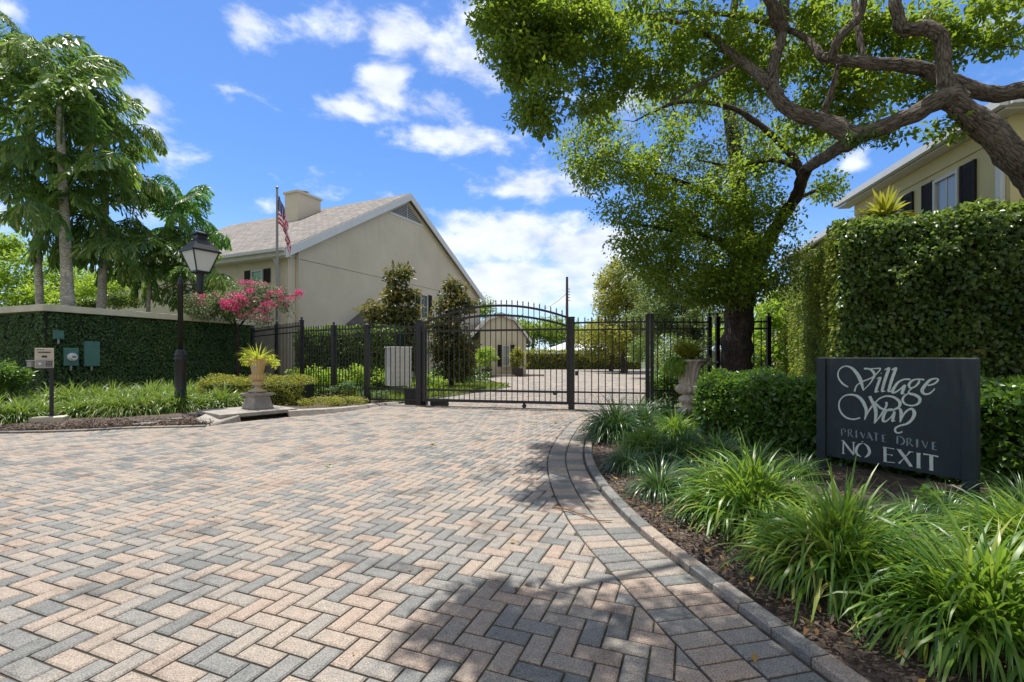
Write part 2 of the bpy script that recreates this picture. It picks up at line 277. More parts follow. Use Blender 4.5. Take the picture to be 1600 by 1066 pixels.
# ------------------------------------------------------------------ geometry helpers
def P(px, py, Y): return np.array([(px - CX) / F * Y, Y, EYE + (HY - py) / F * Y])
def G(px, py): Y = EYE * F / (py - HY); return np.array([(px - CX) / F * Y, Y, 0.0])
def nrm(v): v = np.asarray(v, float); return v / (np.linalg.norm(v) + 1e-12)
class MB:
    def __init__(s): s.v = []; s.f = []; s.bc = {}
    def add(s, V, Fc):
        b = len(s.v); s.v += [tuple(map(float, p)) for p in V]; s.f += [tuple(b + i for i in f) for f in Fc]; return s
    def box(s, c, size, ax=(1, 0), taper=None):
        """c = centre of base; size (sx,sy,sz); ax = local x direction in plan; taper = scale of the top"""
        ax = nrm((ax[0], ax[1], 0)); ay = np.array([-ax[1], ax[0], 0]); hx, hy, h = size[0] / 2, size[1] / 2, size[2]; V = []
        tx, ty = (taper or (1, 1))
        for z, (kx, ky) in ((0, (1, 1)), (h, (tx, ty))):
            for a, b in ((-1, -1), (1, -1), (1, 1), (-1, 1)):
                V.append(np.array(c) + ax * a * hx * kx + ay * b * hy * ky + np.array([0, 0, z]))
        return s.add(V, [(3, 2, 1, 0), (4, 5, 6, 7), (0, 1, 5, 4), (1, 2, 6, 5), (2, 3, 7, 6), (3, 0, 4, 7)])
    def beam(s, p, q, wd, ht):
        """bar between p and q, wd across (horizontal), ht vertical-ish"""
        p = np.array(p, float); q = np.array(q, float); d = nrm(q - p)
        up = np.array([0, 0, 1.]) if abs(d[2]) < .95 else np.array([0, 1., 0])
        sd = nrm(np.cross(d, up)); up = np.cross(sd, d); V = []
        for e in (p, q):
            for a, b in ((-1, -1), (1, -1), (1, 1), (-1, 1)): V.append(e + sd * a * wd / 2 + up * b * ht / 2)
        return s.add(V, [(0, 1, 2, 3), (7, 6, 5, 4), (0, 4, 5, 1), (1, 5, 6, 2), (2, 6, 7, 3), (3, 7, 4, 0)])
    def tube(s, pts, rad, seg=8, bumps=0.0, cap=True):
        base_i = len(s.v); run = random.random() * 5; pts = [np.array(p, float) for p in pts]; n = len(pts); rad = rad if hasattr(rad, '__len__') else [rad] * n
        ref = np.array([0.31, 0.17, 0.93]); V = []; u = None
        for i in range(n):
            d = nrm(pts[min(i + 1, n - 1)] - pts[max(i - 1, 0)]); run += np.linalg.norm(pts[i] - pts[i - 1]) if i else 0
            u = nrm(np.cross(d, ref)) if u is None else nrm(u - d * np.dot(u, d)); v = np.cross(d, u)
            for k in range(seg):
                a = 2 * math.pi * k / seg; r = rad[i]; s.bc[base_i + i * seg + k] = (math.cos(a) * r, math.sin(a) * r, run)
                if bumps:
                    q = pts[i] + (u * math.cos(a) + v * math.sin(a)) * r
                    r *= 1 + bumps * noise.noise(Vector(q * (1.2 / max(rad[i], .05)) * .6)) + bumps * .5 * noise.noise(Vector(q * 9))
                V.append(pts[i] + (u * math.cos(a) + v * math.sin(a)) * r)
        Fc = [(i * seg + k, i * seg + (k + 1) % seg, (i + 1) * seg + (k + 1) % seg, (i + 1) * seg + k) for i in range(n - 1) for k in range(seg)]
        if cap: Fc += [tuple(range(seg - 1, -1, -1)), tuple((n - 1) * seg + k for k in range(seg))]
        return s.add(V, Fc)
    def lathe(s, c, prof, seg=32, flute=0, fl_amp=0.0, fl_range=(0, 0)):
        V = []
        for (r, z) in prof:
            for k in range(seg):
                a = 2 * math.pi * k / seg; rr = r
                if flute and fl_range[0] <= z <= fl_range[1]: rr = r * (1 - fl_amp * (1 - abs(math.cos(a * flute / 2))))
                V.append((c[0] + rr * math.cos(a), c[1] + rr * math.sin(a), c[2] + z))
        n = len(prof)
        Fc = [(i * seg + k, i * seg + (k + 1) % seg, (i + 1) * seg + (k + 1) % seg, (i + 1) * seg + k) for i in range(n - 1) for k in range(seg)]
        Fc += [tuple(range(seg - 1, -1, -1)), tuple((n - 1) * seg + k for k in range(seg))]
        return s.add(V, Fc)
    def slab(s, poly, n, th):
        """planar polygon (list of 3d points) extruded by th along n"""
        poly = [np.array(p, float) for p in poly]; k = len(poly); nn = nrm(n) * th
        V = poly + [p + nn for p in poly]
        return s.add(V, [tuple(range(k - 1, -1, -1)), tuple(range(k, 2 * k))] + [(i, (i + 1) % k, k + (i + 1) % k, k + i) for i in range(k)])
def props(o, label=None, cat=None, group=None, kind=None):
    if label: o['label'] = label
    if cat: o['category'] = cat
    if group: o['group'] = group
    if kind: o['kind'] = kind
    return o
def thing(name, label, cat, loc=(0, 0, 0), group=None):
    o = bpy.data.objects.new(name, None); COL.objects.link(o); o.location = tuple(map(float, loc)); o.empty_display_size = .1
    return props(o, label, cat, group)
def wloc(o):
    p = np.zeros(3)
    while o is not None: p += np.array(o.location); o = o.parent
    return p
def arr_mesh(name, V, Fl, nper, smooth=False):
    """numpy mesh with faces all of nper corners"""
    me = bpy.data.meshes.new(name); V = np.asarray(V, np.float32); Fl = np.asarray(Fl, np.int32)
    me.vertices.add(len(V)); me.vertices.foreach_set('co', V.ravel())
    nf = len(Fl); me.loops.add(nf * nper); me.loops.foreach_set('vertex_index', Fl.ravel())
    me.polygons.add(nf); me.polygons.foreach_set('loop_start', np.arange(nf, dtype=np.int32) * nper)
    try: me.polygons.foreach_set('loop_total', np.full(nf, nper, np.int32))
    except Exception: pass
    if smooth: me.polygons.foreach_set('use_smooth', np.ones(nf, bool))
    me.update(calc_edges=True); return me
def uv_metric(me):
    uv = me.uv_layers.new(name='uv')
    for p in me.polygons:
        n = np.array(p.normal); u = np.cross((0, 0, 1), n)
        u = np.array([1., 0, 0]) if np.linalg.norm(u) < 1e-3 else nrm(u); v = np.cross(n, u)
        for li in p.loop_indices:
            co = np.array(me.vertices[me.loops[li].vertex_index].co); uv.data[li].uv = (float(co @ u), float(co @ v))
def part(name, mb, mat, parent=None, smooth=False, bevel=0, uv=False, label=None, local=False):
    off = wloc(parent) if parent is not None and not local else np.zeros(3)
    if isinstance(mb, MB):
        me = bpy.data.meshes.new(name); me.from_pydata([tuple(np.array(p) - off) for p in mb.v], [], mb.f)
        if smooth: me.polygons.foreach_set('use_smooth', [True] * len(me.polygons))
        if mb.bc and str(mat).startswith('bark'):
            at = me.attributes.new('barkco', 'FLOAT_VECTOR', 'POINT'); at.data.foreach_set('vector', np.array([mb.bc.get(i, (0, 0, 0)) for i in range(len(mb.v))], np.float32).ravel())
    else:
        me = mb
        if off.any(): me.transform(__import__('mathutils').Matrix.Translation(Vector(-off)))
    me.update()
    me.materials.append(M[mat] if isinstance(mat, str) else mat)
    if uv: uv_metric(me)
    o = bpy.data.objects.new(name, me); COL.objects.link(o); o.parent = parent
    if bevel:
        b = o.modifiers.new('bevel', 'BEVEL'); b.width = bevel; b.segments = 2; b.limit_method = 'ANGLE'
    if label: o['label'] = label
    return o
def copy_tree(o, parent=None):
    c = o.copy(); COL.objects.link(c); c.parent = parent
    for ch in list(o.children): copy_tree(ch, c)
    return c
def catmull(pts, k=6):
    pts = [np.array(p, float) for p in pts]; out_ = []
    for i in range(len(pts) - 1):
        p0 = pts[max(i - 1, 0)]; p1 = pts[i]; p2 = pts[i + 1]; p3 = pts[min(i + 2, len(pts) - 1)]
        for j in range(k):
            t = j / k
            out_.append(.5 * ((2 * p1) + (-p0 + p2) * t + (2 * p0 - 5 * p1 + 4 * p2 - p3) * t * t + (-p0 + 3 * p1 - 3 * p2 + p3) * t ** 3))
    out_.append(pts[-1]); return out_
# leaves ------------------------------------------------------------
def unit(a): return a / (np.linalg.norm(a, axis=1, keepdims=True) + 1e-9)
def leaf_arrays(pos, d, nr, L, Wd, fold=.18):
    n = len(pos); d = unit(d); s = unit(np.cross(d, nr)); nn = np.cross(s, d)
    L = np.asarray(L).reshape(-1, 1) * np.ones((n, 1)); Wd = np.asarray(Wd).reshape(-1, 1) * np.ones((n, 1))
    V = np.empty((n, 4, 3)); V[:, 0] = pos; V[:, 2] = pos + d * L - nn * L * .08
    V[:, 1] = pos + d * L * .48 + s * Wd * .5 + nn * Wd * fold; V[:, 3] = pos + d * L * .48 - s * Wd * .5 + nn * Wd * fold
    b = np.arange(n)[:, None] * 4
    Fc = np.concatenate([b + np.array([0, 1, 2]), b + np.array([0, 2, 3])], 1).reshape(-1, 3)
    return V.reshape(-1, 3), Fc
def rvec(n): return unit(rng.normal(size=(n, 3)))
def clump_leaves(centres, rad, n, L, Wd, droop=.3, flat=.7, out_bias=.7):
    """leaf-sized faces scattered round each centre: twiggy sprays"""
    C = np.asarray(centres); m_ = len(C); rad = np.asarray(rad) * np.ones(m_)
    idx = np.repeat(np.arange(m_), n); k = len(idx)
    rv = rvec(k) * (rng.random((k, 1)) ** .45); rv[:, 2] *= flat
    pos = C[idx] + rv * rad[idx][:, None]
    d = rvec(k) + rv * out_bias; d[:, 2] -= droop
    nr = rvec(k) * .7; nr[:, 2] += .8
    s = .65 + .6 * rng.random(k)
    return leaf_arrays(pos, d, nr, L * s, Wd * s)
def join(parts):
    Vs, Fs, b = [], [], 0
    for V, Fc in parts: Vs.append(V); Fs.append(Fc + b); b += len(V)
    return np.concatenate(Vs), np.concatenate(Fs)
def surf_leaves(o0, e1, e2, nrm_, n, L, Wd, depth=.08, down=.9, tilt=.7):
    """leaves laid on the parallelogram o0 + a e1 + b e2"""
    a = rng.random((n, 1)); b = rng.random((n, 1)); nv = np.array(nrm_, float)
    bump = np.array([noise.noise(Vector((float(p[0]) * 2.2, float(p[1]) * 2.2, float(p[2]) * 2.2))) for p in (np.array(o0) + a * e1 + b * e2)])
    pos = np.array(o0) + a * e1 + b * e2 + nv * (rng.random((n, 1)) * depth + bump[:, None] * depth * .9)
    d = rvec(n) * .9 + nv * .45; d[:, 2] -= down
    nr = rvec(n) * tilt + nv; s = .6 + .7 * rng.random(n)
    return leaf_arrays(pos, d, nr, L * s, Wd * s)

# ------------------------------------------------------------------ ground, driveway
RC = [(2.1, -3), (1.9, -1), (1.6, .5), (1.33, 1.6), (1.19, 2.2), (1.09, 2.7), (1.0, 3.15), (.935, 3.7), (.9, 4.4), (.935, 5.35), (1.06, 6.25), (1.28, 7.3), (1.62, 8.6), (2.1, 9.7), (2.75, 10.45)]
LC = [(-16, 7.3), (-11, 7.42), (-9.2, 7.46), (-8.1, 7.52), (-7.5, 7.58), (-6.9, 7.75), (-6.4, 8.0), (-5.85, 8.1), (-5.28, 8.2)]
LC2 = [(-5.28, 8.2), (-5.01, 8.79), (-4.46, 9.49), (-3.82, 10.15), (-3.45, 10.9), (-3.25, 11.6), (-2.9, 12.2)]
rc = np.array([p[:2] for p in catmull([(*p, 0) for p in RC], 8)]); lc = np.array([p[:2] for p in catmull([(*p, 0) for p in LC], 6)])
lc2 = np.array([p[:2] for p in catmull([(*p, 0) for p in LC2], 6)])
back_r = np.array([(2.75, 10.45), (3.2, 12), (4.2, 15), (6.0, 20), (14, 48)]); back_l = np.array([(-2.9, 12.2), (-2.1, 13.9), (-1.1, 16.2), (0, 18.9), (-.4, 21), (-1.2, 25), (-3, 30), (-4, 48)])
def offset(c, d):
    t = np.gradient(c, axis=0); t /= np.linalg.norm(t, axis=1, keepdims=True); return c + np.stack([-t[:, 1], t[:, 0]], 1) * d
R_in = offset(rc, .535); L_in = offset(lc, -.32)                       # inner edges of the border courses
edge_poly = np.concatenate([R_in, back_r, back_l[::-1], lc2[::-1], L_in[::-1], np.array([(-16, -3)])])
A_ = edge_poly; B_ = np.roll(edge_poly, -1, axis=0)
ar = np.sum(A_[:, 0] * B_[:, 1] - B_[:, 0] * A_[:, 1]); SGN = 1 if ar > 0 else -1
def sd_tangent(p):
    """signed distance (positive inside) and inward normal of the nearest edge"""
    d = B_ - A_; t = np.clip(((p - A_) * d).sum(1) / ((d * d).sum(1) + 1e-12), 0, 1); q = A_ + d * t[:, None]
    dist = np.hypot(*(p - q).T); i = int(np.argmin(dist))
    e = d[i] / (np.linalg.norm(d[i]) + 1e-9); n = np.array([-e[1], e[0]]) * SGN
    c = (A_[:, 1] > p[1]) != (B_[:, 1] > p[1]); xx = A_[:, 0] + (p[1] - A_[:, 1]) / (B_[:, 1] - A_[:, 1] + 1e-12) * d[:, 0]
    inside = (np.sum(c & (p[0] < xx)) % 2) == 1
    return (dist[i] if inside else -dist[i]), n, q[i]
PV, PF = [], []
def add_brick(poly, top=0.0, gap=.0048, bev=.0075, dp=.016):
    """convex polygon brick with chamfered top"""
    k = len(poly); c = np.mean(poly, 0); z0 = top + random.uniform(-.0012, .0012); tx, ty = random.uniform(-.008, .008), random.uniform(-.008, .008)
    def inset(pl, d):
        o_ = []
        for i in range(k):
            a, b, cc = pl[i - 1], pl[i], pl[(i + 1) % k]
            e1 = (b - a) / (np.hypot(*(b - a)) + 1e-9); e2 = (cc - b) / (np.hypot(*(cc - b)) + 1e-9)
            n1_ = np.array([-e1[1], e1[0]]); n2_ = np.array([-e2[1], e2[0]]); bis = n1_ + n2_; den = max(.35, 1 + n1_ @ n2_)
            o_.append(b + bis * d / den)
        return o_
    x1 = inset(poly, gap); x2 = inset(poly, gap + bev); base = len(PV)
    for pl, dz in ((x1, -dp), (x1, -bev * .8), (x2, 0)):
        for q in pl: PV.append((q[0], q[1], z0 + dz + (q[0] - c[0]) * tx + (q[1] - c[1]) * ty))
    for r in (0, 1):
        for i in range(k): PF.append((base + r * k + i, base + r * k + (i + 1) % k, base + (r + 1) * k + (i + 1) % k, base + (r + 1) * k + i))
    PF.append(tuple(base + 2 * k + i for i in range(k)))
th = R(-21); ca, sa = math.cos(th), math.sin(th); W_ = .0975
def herring():
    for j in range(-180, 240):
        for mI in range(-80, 80):
            for kind in (0, 1):
                i0 = j + 4 * mI
                a0, b0, da, db = (i0, j, 2, 1) if kind == 0 else (i0 + 3, j, 1, 2)
                cx_, cy_ = (a0 + da / 2) * W_, (b0 + db / 2) * W_
                x, y = cx_ * ca - cy_ * sa + .03, cx_ * sa + cy_ * ca
                if y < -2.2 or y > 18.5 or x < -15.5 or x > 6 or abs(x) > y * 1.3 + 5: continue
                d, n, q = sd_tangent(np.array([x, y]))
                if d < -.12: continue
                poly = [np.array([(a0 + u) * W_ * ca - (b0 + v) * W_ * sa + .03, (a0 + u) * W_ * sa + (b0 + v) * W_ * ca]) for u, v in ((0, 0), (da, 0), (da, db), (0, db))]
                if d < .13:
                    o_ = []
                    s_ = [float((p - q) @ n) for p in poly]
                    for i in range(4):
                        a, b, sa_, sb_ = poly[i], poly[(i + 1) % 4], s_[i], s_[(i + 1) % 4]
                        if sa_ >= 0: o_.append(a)
                        if (sa_ >= 0) != (sb_ >= 0): o_.append(a + (b - a) * sa_ / (sa_ - sb_))
                    if len(o_) < 3: continue
                    ar_ = abs(sum(o_[i][0] * o_[(i + 1) % len(o_)][1] - o_[(i + 1) % len(o_)][0] * o_[i][1] for i in range(len(o_)))) / 2
                    if ar_ < .0022: continue
                    poly = [p for i, p in enumerate(o_) if np.hypot(*(p - o_[i - 1])) > .004]
                    if len(poly) < 3: continue
                add_brick(poly)
herring()
def resample(c, step):
    s_ = np.concatenate([[0], np.cumsum(np.hypot(*np.diff(c, axis=0).T))]); n = max(2, int(s_[-1] / step)); t = np.linspace(0, s_[-1], n + 1)
    return np.stack([np.interp(t, s_, c[:, 0]), np.interp(t, s_, c[:, 1])], 1)
def course(c, d0, d1, step, sgn, top=0.0, **kw):
    mid = resample(offset(c, sgn * (d0 + d1) / 2), step); t = np.gradient(mid, axis=0); t /= np.linalg.norm(t, axis=1, keepdims=True); n = np.stack([-t[:, 1], t[:, 0]], 1) * sgn
    a = mid - n * (d1 - d0) / 2; b = mid + n * (d1 - d0) / 2
    for i in range(len(mid) - 1):
        pl = [a[i], a[i + 1], b[i + 1], b[i]]
        if sgn < 0: pl = pl[::-1]
        add_brick(pl, top, **kw)
course(rc, .115, .322, .1035, 1); course(rc, .325, .532, .1035, 1)
course(lc, .10, .318, .104, -1)
drive = thing('driveway', None, None); props(drive, kind='structure')
mb = MB(); mb.v = PV; mb.f = PF
part('brick_paving', mb, 'paver', drive)
PV, PF = [], []
course(rc, 0.0, .10, .205, 1, .032, bev=.012, dp=.06)
mb = MB(); mb.v = PV; mb.f = PF; k1 = part('brick_kerb', mb, 'paver'); props(k1, kind='structure')
PV, PF = [], []
course(lc, 0.0, .085, .21, -1, .03, bev=.01, dp=.06)
mb = MB(); mb.v = PV; mb.f = PF; k2 = part('brick_kerb', mb, 'paver'); props(k2, kind='structure')
# joints sheet and far paving
outer = np.concatenate([offset(rc, .0), back_r, back_l[::-1], lc2[::-1], lc[::-1], np.array([(-16, -3)])])
def sheet(name, poly, z, mat, parent=None):
    me = bpy.data.meshes.new(name); me.from_pydata([(float(p[0]), float(p[1]), z) for p in poly], [], [tuple(range(len(poly)))])
    import bmesh
    bm = bmesh.new(); bm.from_mesh(me); bmesh.ops.triangulate(bm, faces=bm.faces[:]); bmesh.ops.recalc_face_normals(bm, faces=bm.faces[:])
    for f in bm.faces:
        if f.normal.z < 0: f.normal_flip()
    bm.to_mesh(me); bm.free()
    return part(name, me, mat, parent)
sheet('joint_sand', outer, -.0115, 'joint', drive)
far = np.array([(4.9, 17.6), (6.0, 20), (14, 48), (-4, 48), (-3, 30), (-1.2, 25), (-.4, 21), (0, 18.9), (-.55, 17.6)])
sheet('far_paving', far, .002, 'paver_far', drive)
me = bpy.data.meshes.new('ground'); me.from_pydata([(-600, -300, -.035), (600, -300, -.035), (600, 900, -.035), (-600, 900, -.035)], [], [(0, 1, 2, 3)])
props(part('ground', me, 'earth'), kind='structure')

def bed(name, inner, far_pts, rows, z1, mat='mulch', seed=0, z0=-.02):
    """rough soil sheet ruled from an inner edge to a far edge"""
    n = len(inner); V = []; rows_t = np.linspace(0, 1, rows) ** 1.6
    for t in rows_t:
        for a, b in zip(inner, far_pts):
            p = a * (1 - t) + b * t; z = z0 + (z1 - z0) * min(1, t * 14) ** .7
            z += (noise.noise(Vector((p[0] * 3, p[1] * 3, seed))) * .02 + noise.noise(Vector((p[0] * 14, p[1] * 14, seed))) * .012) * (t > 0)
            V.append((p[0], p[1], z))
    Fc = [(r * n + i, r * n + i + 1, (r + 1) * n + i + 1, (r + 1) * n + i) for r in range(rows - 1) for i in range(n - 1)]
    mb_ = MB(); mb_.add(V, Fc); o = part(name, mb_, mat, smooth=True); props(o, kind='structure'); return o
ri = resample(offset(rc, -.002), .06); bed('garden_bed', ri, ri + np.array([13.0, 0]) + np.stack([0 * ri[:, 0], (ri[:, 1] - 4) * .25], 1), 60, .03)
li = resample(lc, .08); bed('garden_bed', li, li + np.stack([-.25 * (li[:, 0] + 8), 0 * li[:, 0] + 12], 1), 60, .05, seed=3)
l2 = resample(offset(lc2, .12), .08); bed('garden_bed', l2, l2 + np.array([-5.0, 7.5]), 50, .05, seed=5)
# mulch chips
def chips(name, pts, L=.035):
    n = len(pts); d = rvec(n); d[:, 2] *= .25; nr = rvec(n) * .5; nr[:, 2] += 1; s = .4 + rng.random(n)
    V, Fc = leaf_arrays(pts, d, nr, L * s, L * .38 * s, .05)
    o = part(name, arr_mesh(name, V, Fc, 3), 'chip'); props(o, kind='stuff'); return o
def strip_pts(c, n, w0, w1, sgn):
    i = rng.integers(0, len(c) - 1, n); t = rng.random((n, 1)); p = c[i] * (1 - t) + c[i + 1] * t
    tt = np.gradient(c, axis=0); tt /= np.linalg.norm(tt, axis=1, keepdims=True); nn = np.stack([-tt[:, 1], tt[:, 0]], 1)[i] * sgn
    wv = w0 + (w1 - w0) * rng.random((n, 1)) ** 1.3; q = p + nn * wv
    return np.column_stack([q, .02 + rng.random(n) * .035])
props(chips('mulch_chips', strip_pts(rc[20:], 26000, .03, 2.6, -1)), 'dark bark mulch chips over the bed right of the brick kerb')
props(chips('mulch_chips', strip_pts(lc, 13000, .04, 1.3, 1), .05), 'greyish bark mulch chips in the sunny left bed')
# leaf litter on paving
q = np.column_stack([rng.uniform(-7, 1.5, 90), rng.uniform(1.9, 11, 90), np.full(90, .004)])
q = np.array([p for p in q if p[0] > -p[1] * 1.05 and sd_tangent(p[:2])[0] > .05])
d = rvec(len(q)); d[:, 2] *= .2; nr = rvec(len(q)) * .3; nr[:, 2] += 1
V, Fc = leaf_arrays(q, d, nr, .03 + .02 * rng.random(len(q)), .016)
M['litter'] = leafmat('litter', [(0, (.10, .045, .02)), (.5, (.28, .15, .04)), (.8, (.40, .30, .05)), (1, (.20, .30, .04))], trans=.1, rough=.7)
props(part('leaf_litter', arr_mesh('leaf_litter', V, Fc, 3), 'litter'), 'tiny brown and yellow leaves blown over the brick paving', None, None, 'stuff')
def fallen(px, py, label, n, L, mat, name='fallen_sprig'):
    g = G(px, py); pos = np.repeat(g[None], n, 0) + np.column_stack([rng.normal(0, L * .4, n), rng.normal(0, L * .4, n), .004 + rng.random(n) * L * .4])
    d = rvec(n); d[:, 2] *= .3; nr = rvec(n) * .6; nr[:, 2] += 1
    V, Fc = leaf_arrays(pos, d, nr, L, L * .5)
    props(part(name, arr_mesh(name, V, Fc, 3), mat), label, 'fallen leaves')
fallen(678, 695, 'olive dried leaf cluster lying on sunny paving farthest left', 9, .06, 'litter')
fallen(838, 664, 'green leaf sprig on paving, left of the two by the far shade', 6, .06, 'leaf_yellow')
fallen(866, 662, 'green leaf sprig on paving, right of the two by the far shade', 7, .06, 'leaf_yellow')
fallen(512, 731, 'small green leaf sprig alone on the sunny middle paving', 4, .05, 'leaf_hedge')
fallen(808, 849, 'pale dry leaf pair on paving above the foreground shadow', 3, .045, 'litter')
fallen(551, 1026, 'orange round leaf on the front paving near the bottom edge', 1, .045, 'litter', 'fallen_leaf')
fallen(1173, 1026, 'brown curled leaf on a border paver in shade', 1, .055, 'litter', 'fallen_leaf')
fallen(1312, 1056, 'small red petal leaf on the border by the kerb', 1, .04, 'petal', 'fallen_leaf')
mb = MB(); g0, g1 = G(866, 795), G(930, 814)
tw = catmull([g0 + (0, 0, .012), g0 * .6 + g1 * .4 + (0, .02, .02), g1 + (0, 0, .01), g1 + (.12, -.03, .012)], 5); mb.tube(tw, list(np.linspace(.008, .003, len(tw))), 5)
for k in range(10):
    p = tw[2 + k % 9]; mb.tube([p, p + np.array([random.uniform(-.04, .06), random.uniform(-.05, .05), .012])], [.004, .0015], 4)
M['twig'] = simple('twig', (.20, .10, .05), .8, .3, 30)
props(part('fallen_twig', mb, 'twig'), 'brown dry twig lying across the paving by the curved border', 'twig')

q = strip_pts(rc[20:90], 260, .02, 1.4, -1) + np.array([0, 0, .012]); d = rvec(len(q)); d[:, 2] *= .3; nr = rvec(len(q)) * .5; nr[:, 2] += 1
V, Fc = leaf_arrays(q, d, nr, .03 + .05 * rng.random(len(q)), .022)
props(part('leaf_litter', arr_mesh('leaf_litter', V, Fc, 3), 'litter'), 'dry tan leaves scattered on the mulch beside the curved kerb', None, None, 'stuff')
# storm drain and concrete kerb on the left
dr = thing('storm_drain', 'concrete storm drain inlet with dark opening below the left urn', 'storm drain', (-5.0, 9.1, 0))
a, b = np.array([-5.02, 8.80, 0]), np.array([-4.46, 9.50, 0]); e = nrm(b - a); nv = np.array([-e[1], e[0], 0])
mb = MB(); mb.box((a + b) / 2 + nv * .62 + np.array([-.1, 0, .075]), (1.42, 1.22, .075), (e[0], e[1])); part('top_slab', mb, 'concrete', dr, bevel=.012)
mb = MB(); mb.box((a + b) / 2 + nv * .75 + np.array([0, 0, -.02]), (.95, .9, .09), (e[0], e[1])); part('opening', mb, 'black_plastic', dr)
ap = [np.array(p) for p in ((-5.95, 8.72, .0), (-5.28, 8.16, .0), (-5.04, 8.82, 0), (-5.4, 9.25, 0), (-5.9, 9.1, 0))]
mb = MB(); V = [p + np.array([0, 0, -.02]) for p in ap]; c = sum(ap) / 5
V += [p * .93 + c * .07 + np.array([0, 0, .02 if i < 2 else .12]) for i, p in enumerate(ap)]; mb.add(V, [tuple(range(5, 10))] + [(i, (i + 1) % 5, 5 + (i + 1) % 5, 5 + i) for i in range(5)])
part('apron', mb, 'concrete', dr, bevel=.02)
kc = resample(lc2[12:], .12); nk = offset(kc, .22); mb = MB(); V = []
for i, (p, q_) in enumerate(zip(kc, nk)):
    h = .13 * (1 - .75 * i / len(kc)); V += [(p[0], p[1], -.02), (p[0] * .8 + q_[0] * .2, p[1] * .8 + q_[1] * .2, h * .85), (p[0] * .4 + q_[0] * .6, p[1] * .4 + q_[1] * .6, h), (q_[0], q_[1], h)]
n_ = len(kc); mb.add(V, [(i * 4 + j, (i + 1) * 4 + j, (i + 1) * 4 + j + 1, i * 4 + j + 1) for i in range(n_ - 1) for j in range(3)] + [(0, 1, 2, 3)])
props(part('concrete_kerb', mb, 'concrete', smooth=False), kind='structure')
# paver edge stones, tilted, between bed and apron
for k, (px, py) in enumerate([(208, 668), (224, 667), (247, 663), (266, 660), (287, 655), (305, 653)]):
    g = G(px, py); mb = MB(); mb.box(g + np.array([0, .12, -.01]), (.24, .11, .06 + .01 * (k % 2)), (.9, .35)); props(part('edge_brick', mb, 'paver', bevel=.008), kind='structure')
# gate threshold strip
mb = MB(); mb.beam((-2.35, 11.6, .008), (3.0, 10.36, .008), .10, .012); props(part('gate_track', mb, 'concrete_dark'), kind='structure')
# starter lawn inside gate
bl = np.array([(-3.2, 12.0), (-2.15, 13.9), (-1.15, 16.2), (-.05, 18.8), (-1.0, 19.6), (-2.6, 19.4), (-4.6, 17.5), (-5.5, 15)])
def inpoly(p, poly):
    a = poly; b = np.roll(poly, -1, axis=0); c = (a[:, 1] > p[1]) != (b[:, 1] > p[1]); return (np.sum(c & (p[0] < a[:, 0] + (p[1] - a[:, 1]) / (b[:, 1] - a[:, 1] + 1e-12) * (b[:, 0] - a[:, 0]))) % 2) == 1
def scatter(poly, n):
    lo, hi = poly.min(0), poly.max(0); o_ = []
    while len(o_) < n:
        p = lo + (hi - lo) * rng.random(2)
        if inpoly(p, poly): o_.append(p)
    return np.array(o_)
def grass(name, poly, n, h, label, mat='grass'):
    p = scatter(poly, n); pos = np.column_stack([p, np.full(n, .0)]); d = rvec(n) * .75; d[:, 2] = np.abs(d[:, 2]) + .55
    V, Fc = leaf_arrays(pos + np.array([0, 0, .02]) + (rng.random((n, 1)) * np.array([0, 0, h * .6])), d, rvec(n), h * (.5 + .6 * rng.random(n)), h * .22)
    props(part(name, arr_mesh(name, V, Fc, 3), mat), label, None, None, 'stuff')
grass('ground_cover', bl, 9000, .16, 'bright yellow green ground cover in the island behind the gate')
sheet('planting_soil', bl, .006, 'earth'); props(bpy.data.objects['planting_soil'], kind='structure')

# ------------------------------------------------------------------ fence and gate
def picket(h, name, parent, spear=True):
    mb_ = MB(); r = .0095
    mb_.box((0, 0, 0), (2 * r, 2 * r, h - .11))
    if spear: mb_.lathe((0, 0, h - .115), [(.006, 0), (.017, .012), (.017, .022), (.009, .03), (.011, .045), (.017, .06), (.008, .09), (.001, .118)], 6)
    o = part(name, mb_, 'iron', parent, local=True); return o
def place(o, parent, p): o.parent = parent; o.location = tuple(np.array(p, float) - wloc(parent)); return o
def post(parent, p, wdt, h, ax, ball=False):
    mb_ = MB(); mb_.box(p, (wdt, wdt, h), ax); mb_.box(np.array(p) + (0, 0, h), (wdt * 1.18, wdt * 1.18, .02), ax); mb_.box(np.array(p) + (0, 0, h + .02), (wdt * 1.0, wdt * 1.0, .03), ax, taper=(.4, .4))
    if ball: mb_.lathe(np.array(p) + (0, 0, h + .05), [(.01, 0), (.018, .01), (.032, .03), (.034, .045), (.022, .065), (.004, .08)], 10)
    return part('post', mb_, 'iron', parent)
def bay(parent, a, b, rails, top, spacing, z0=.05, proto={}):
    a, b = np.array((*a, 0.)), np.array((*b, 0.)); L = np.linalg.norm(b - a); e = (b - a) / L
    for z, hh in rails:
        mb_ = MB(); mb_.beam(a + (0, 0, z), b + (0, 0, z), .032, hh); part('rail', mb_, 'iron', parent)
    n = max(1, int(round(L / spacing)) - 1)
    for k in range(n):
        p = a + e * (L * (k + 1) / (n + 1)); key = round(top - z0, 3)
        if key in proto: o = proto[key].copy(); COL.objects.link(o)
        else: o = picket(top - z0, 'picket', None); proto[key] = o
        place(o, parent, p + (0, 0, z0))
gp0, gp1 = np.array((-2.29, 11.68)), np.array((1.36, 10.83)); gp2 = np.array((2.99, 10.45))
FL = [(-3.66, 12.0), (-4.75, 12.62), (-5.95, 13.4), (-7.3, 14.7), (-9.1, 16.6)]
gax = nrm((gp1 - gp0))
fl = thing('iron_fence', 'black spear topped iron fence stepping from the gate to the left ivy wall', 'fence', (-5.5, 13.2, 0))
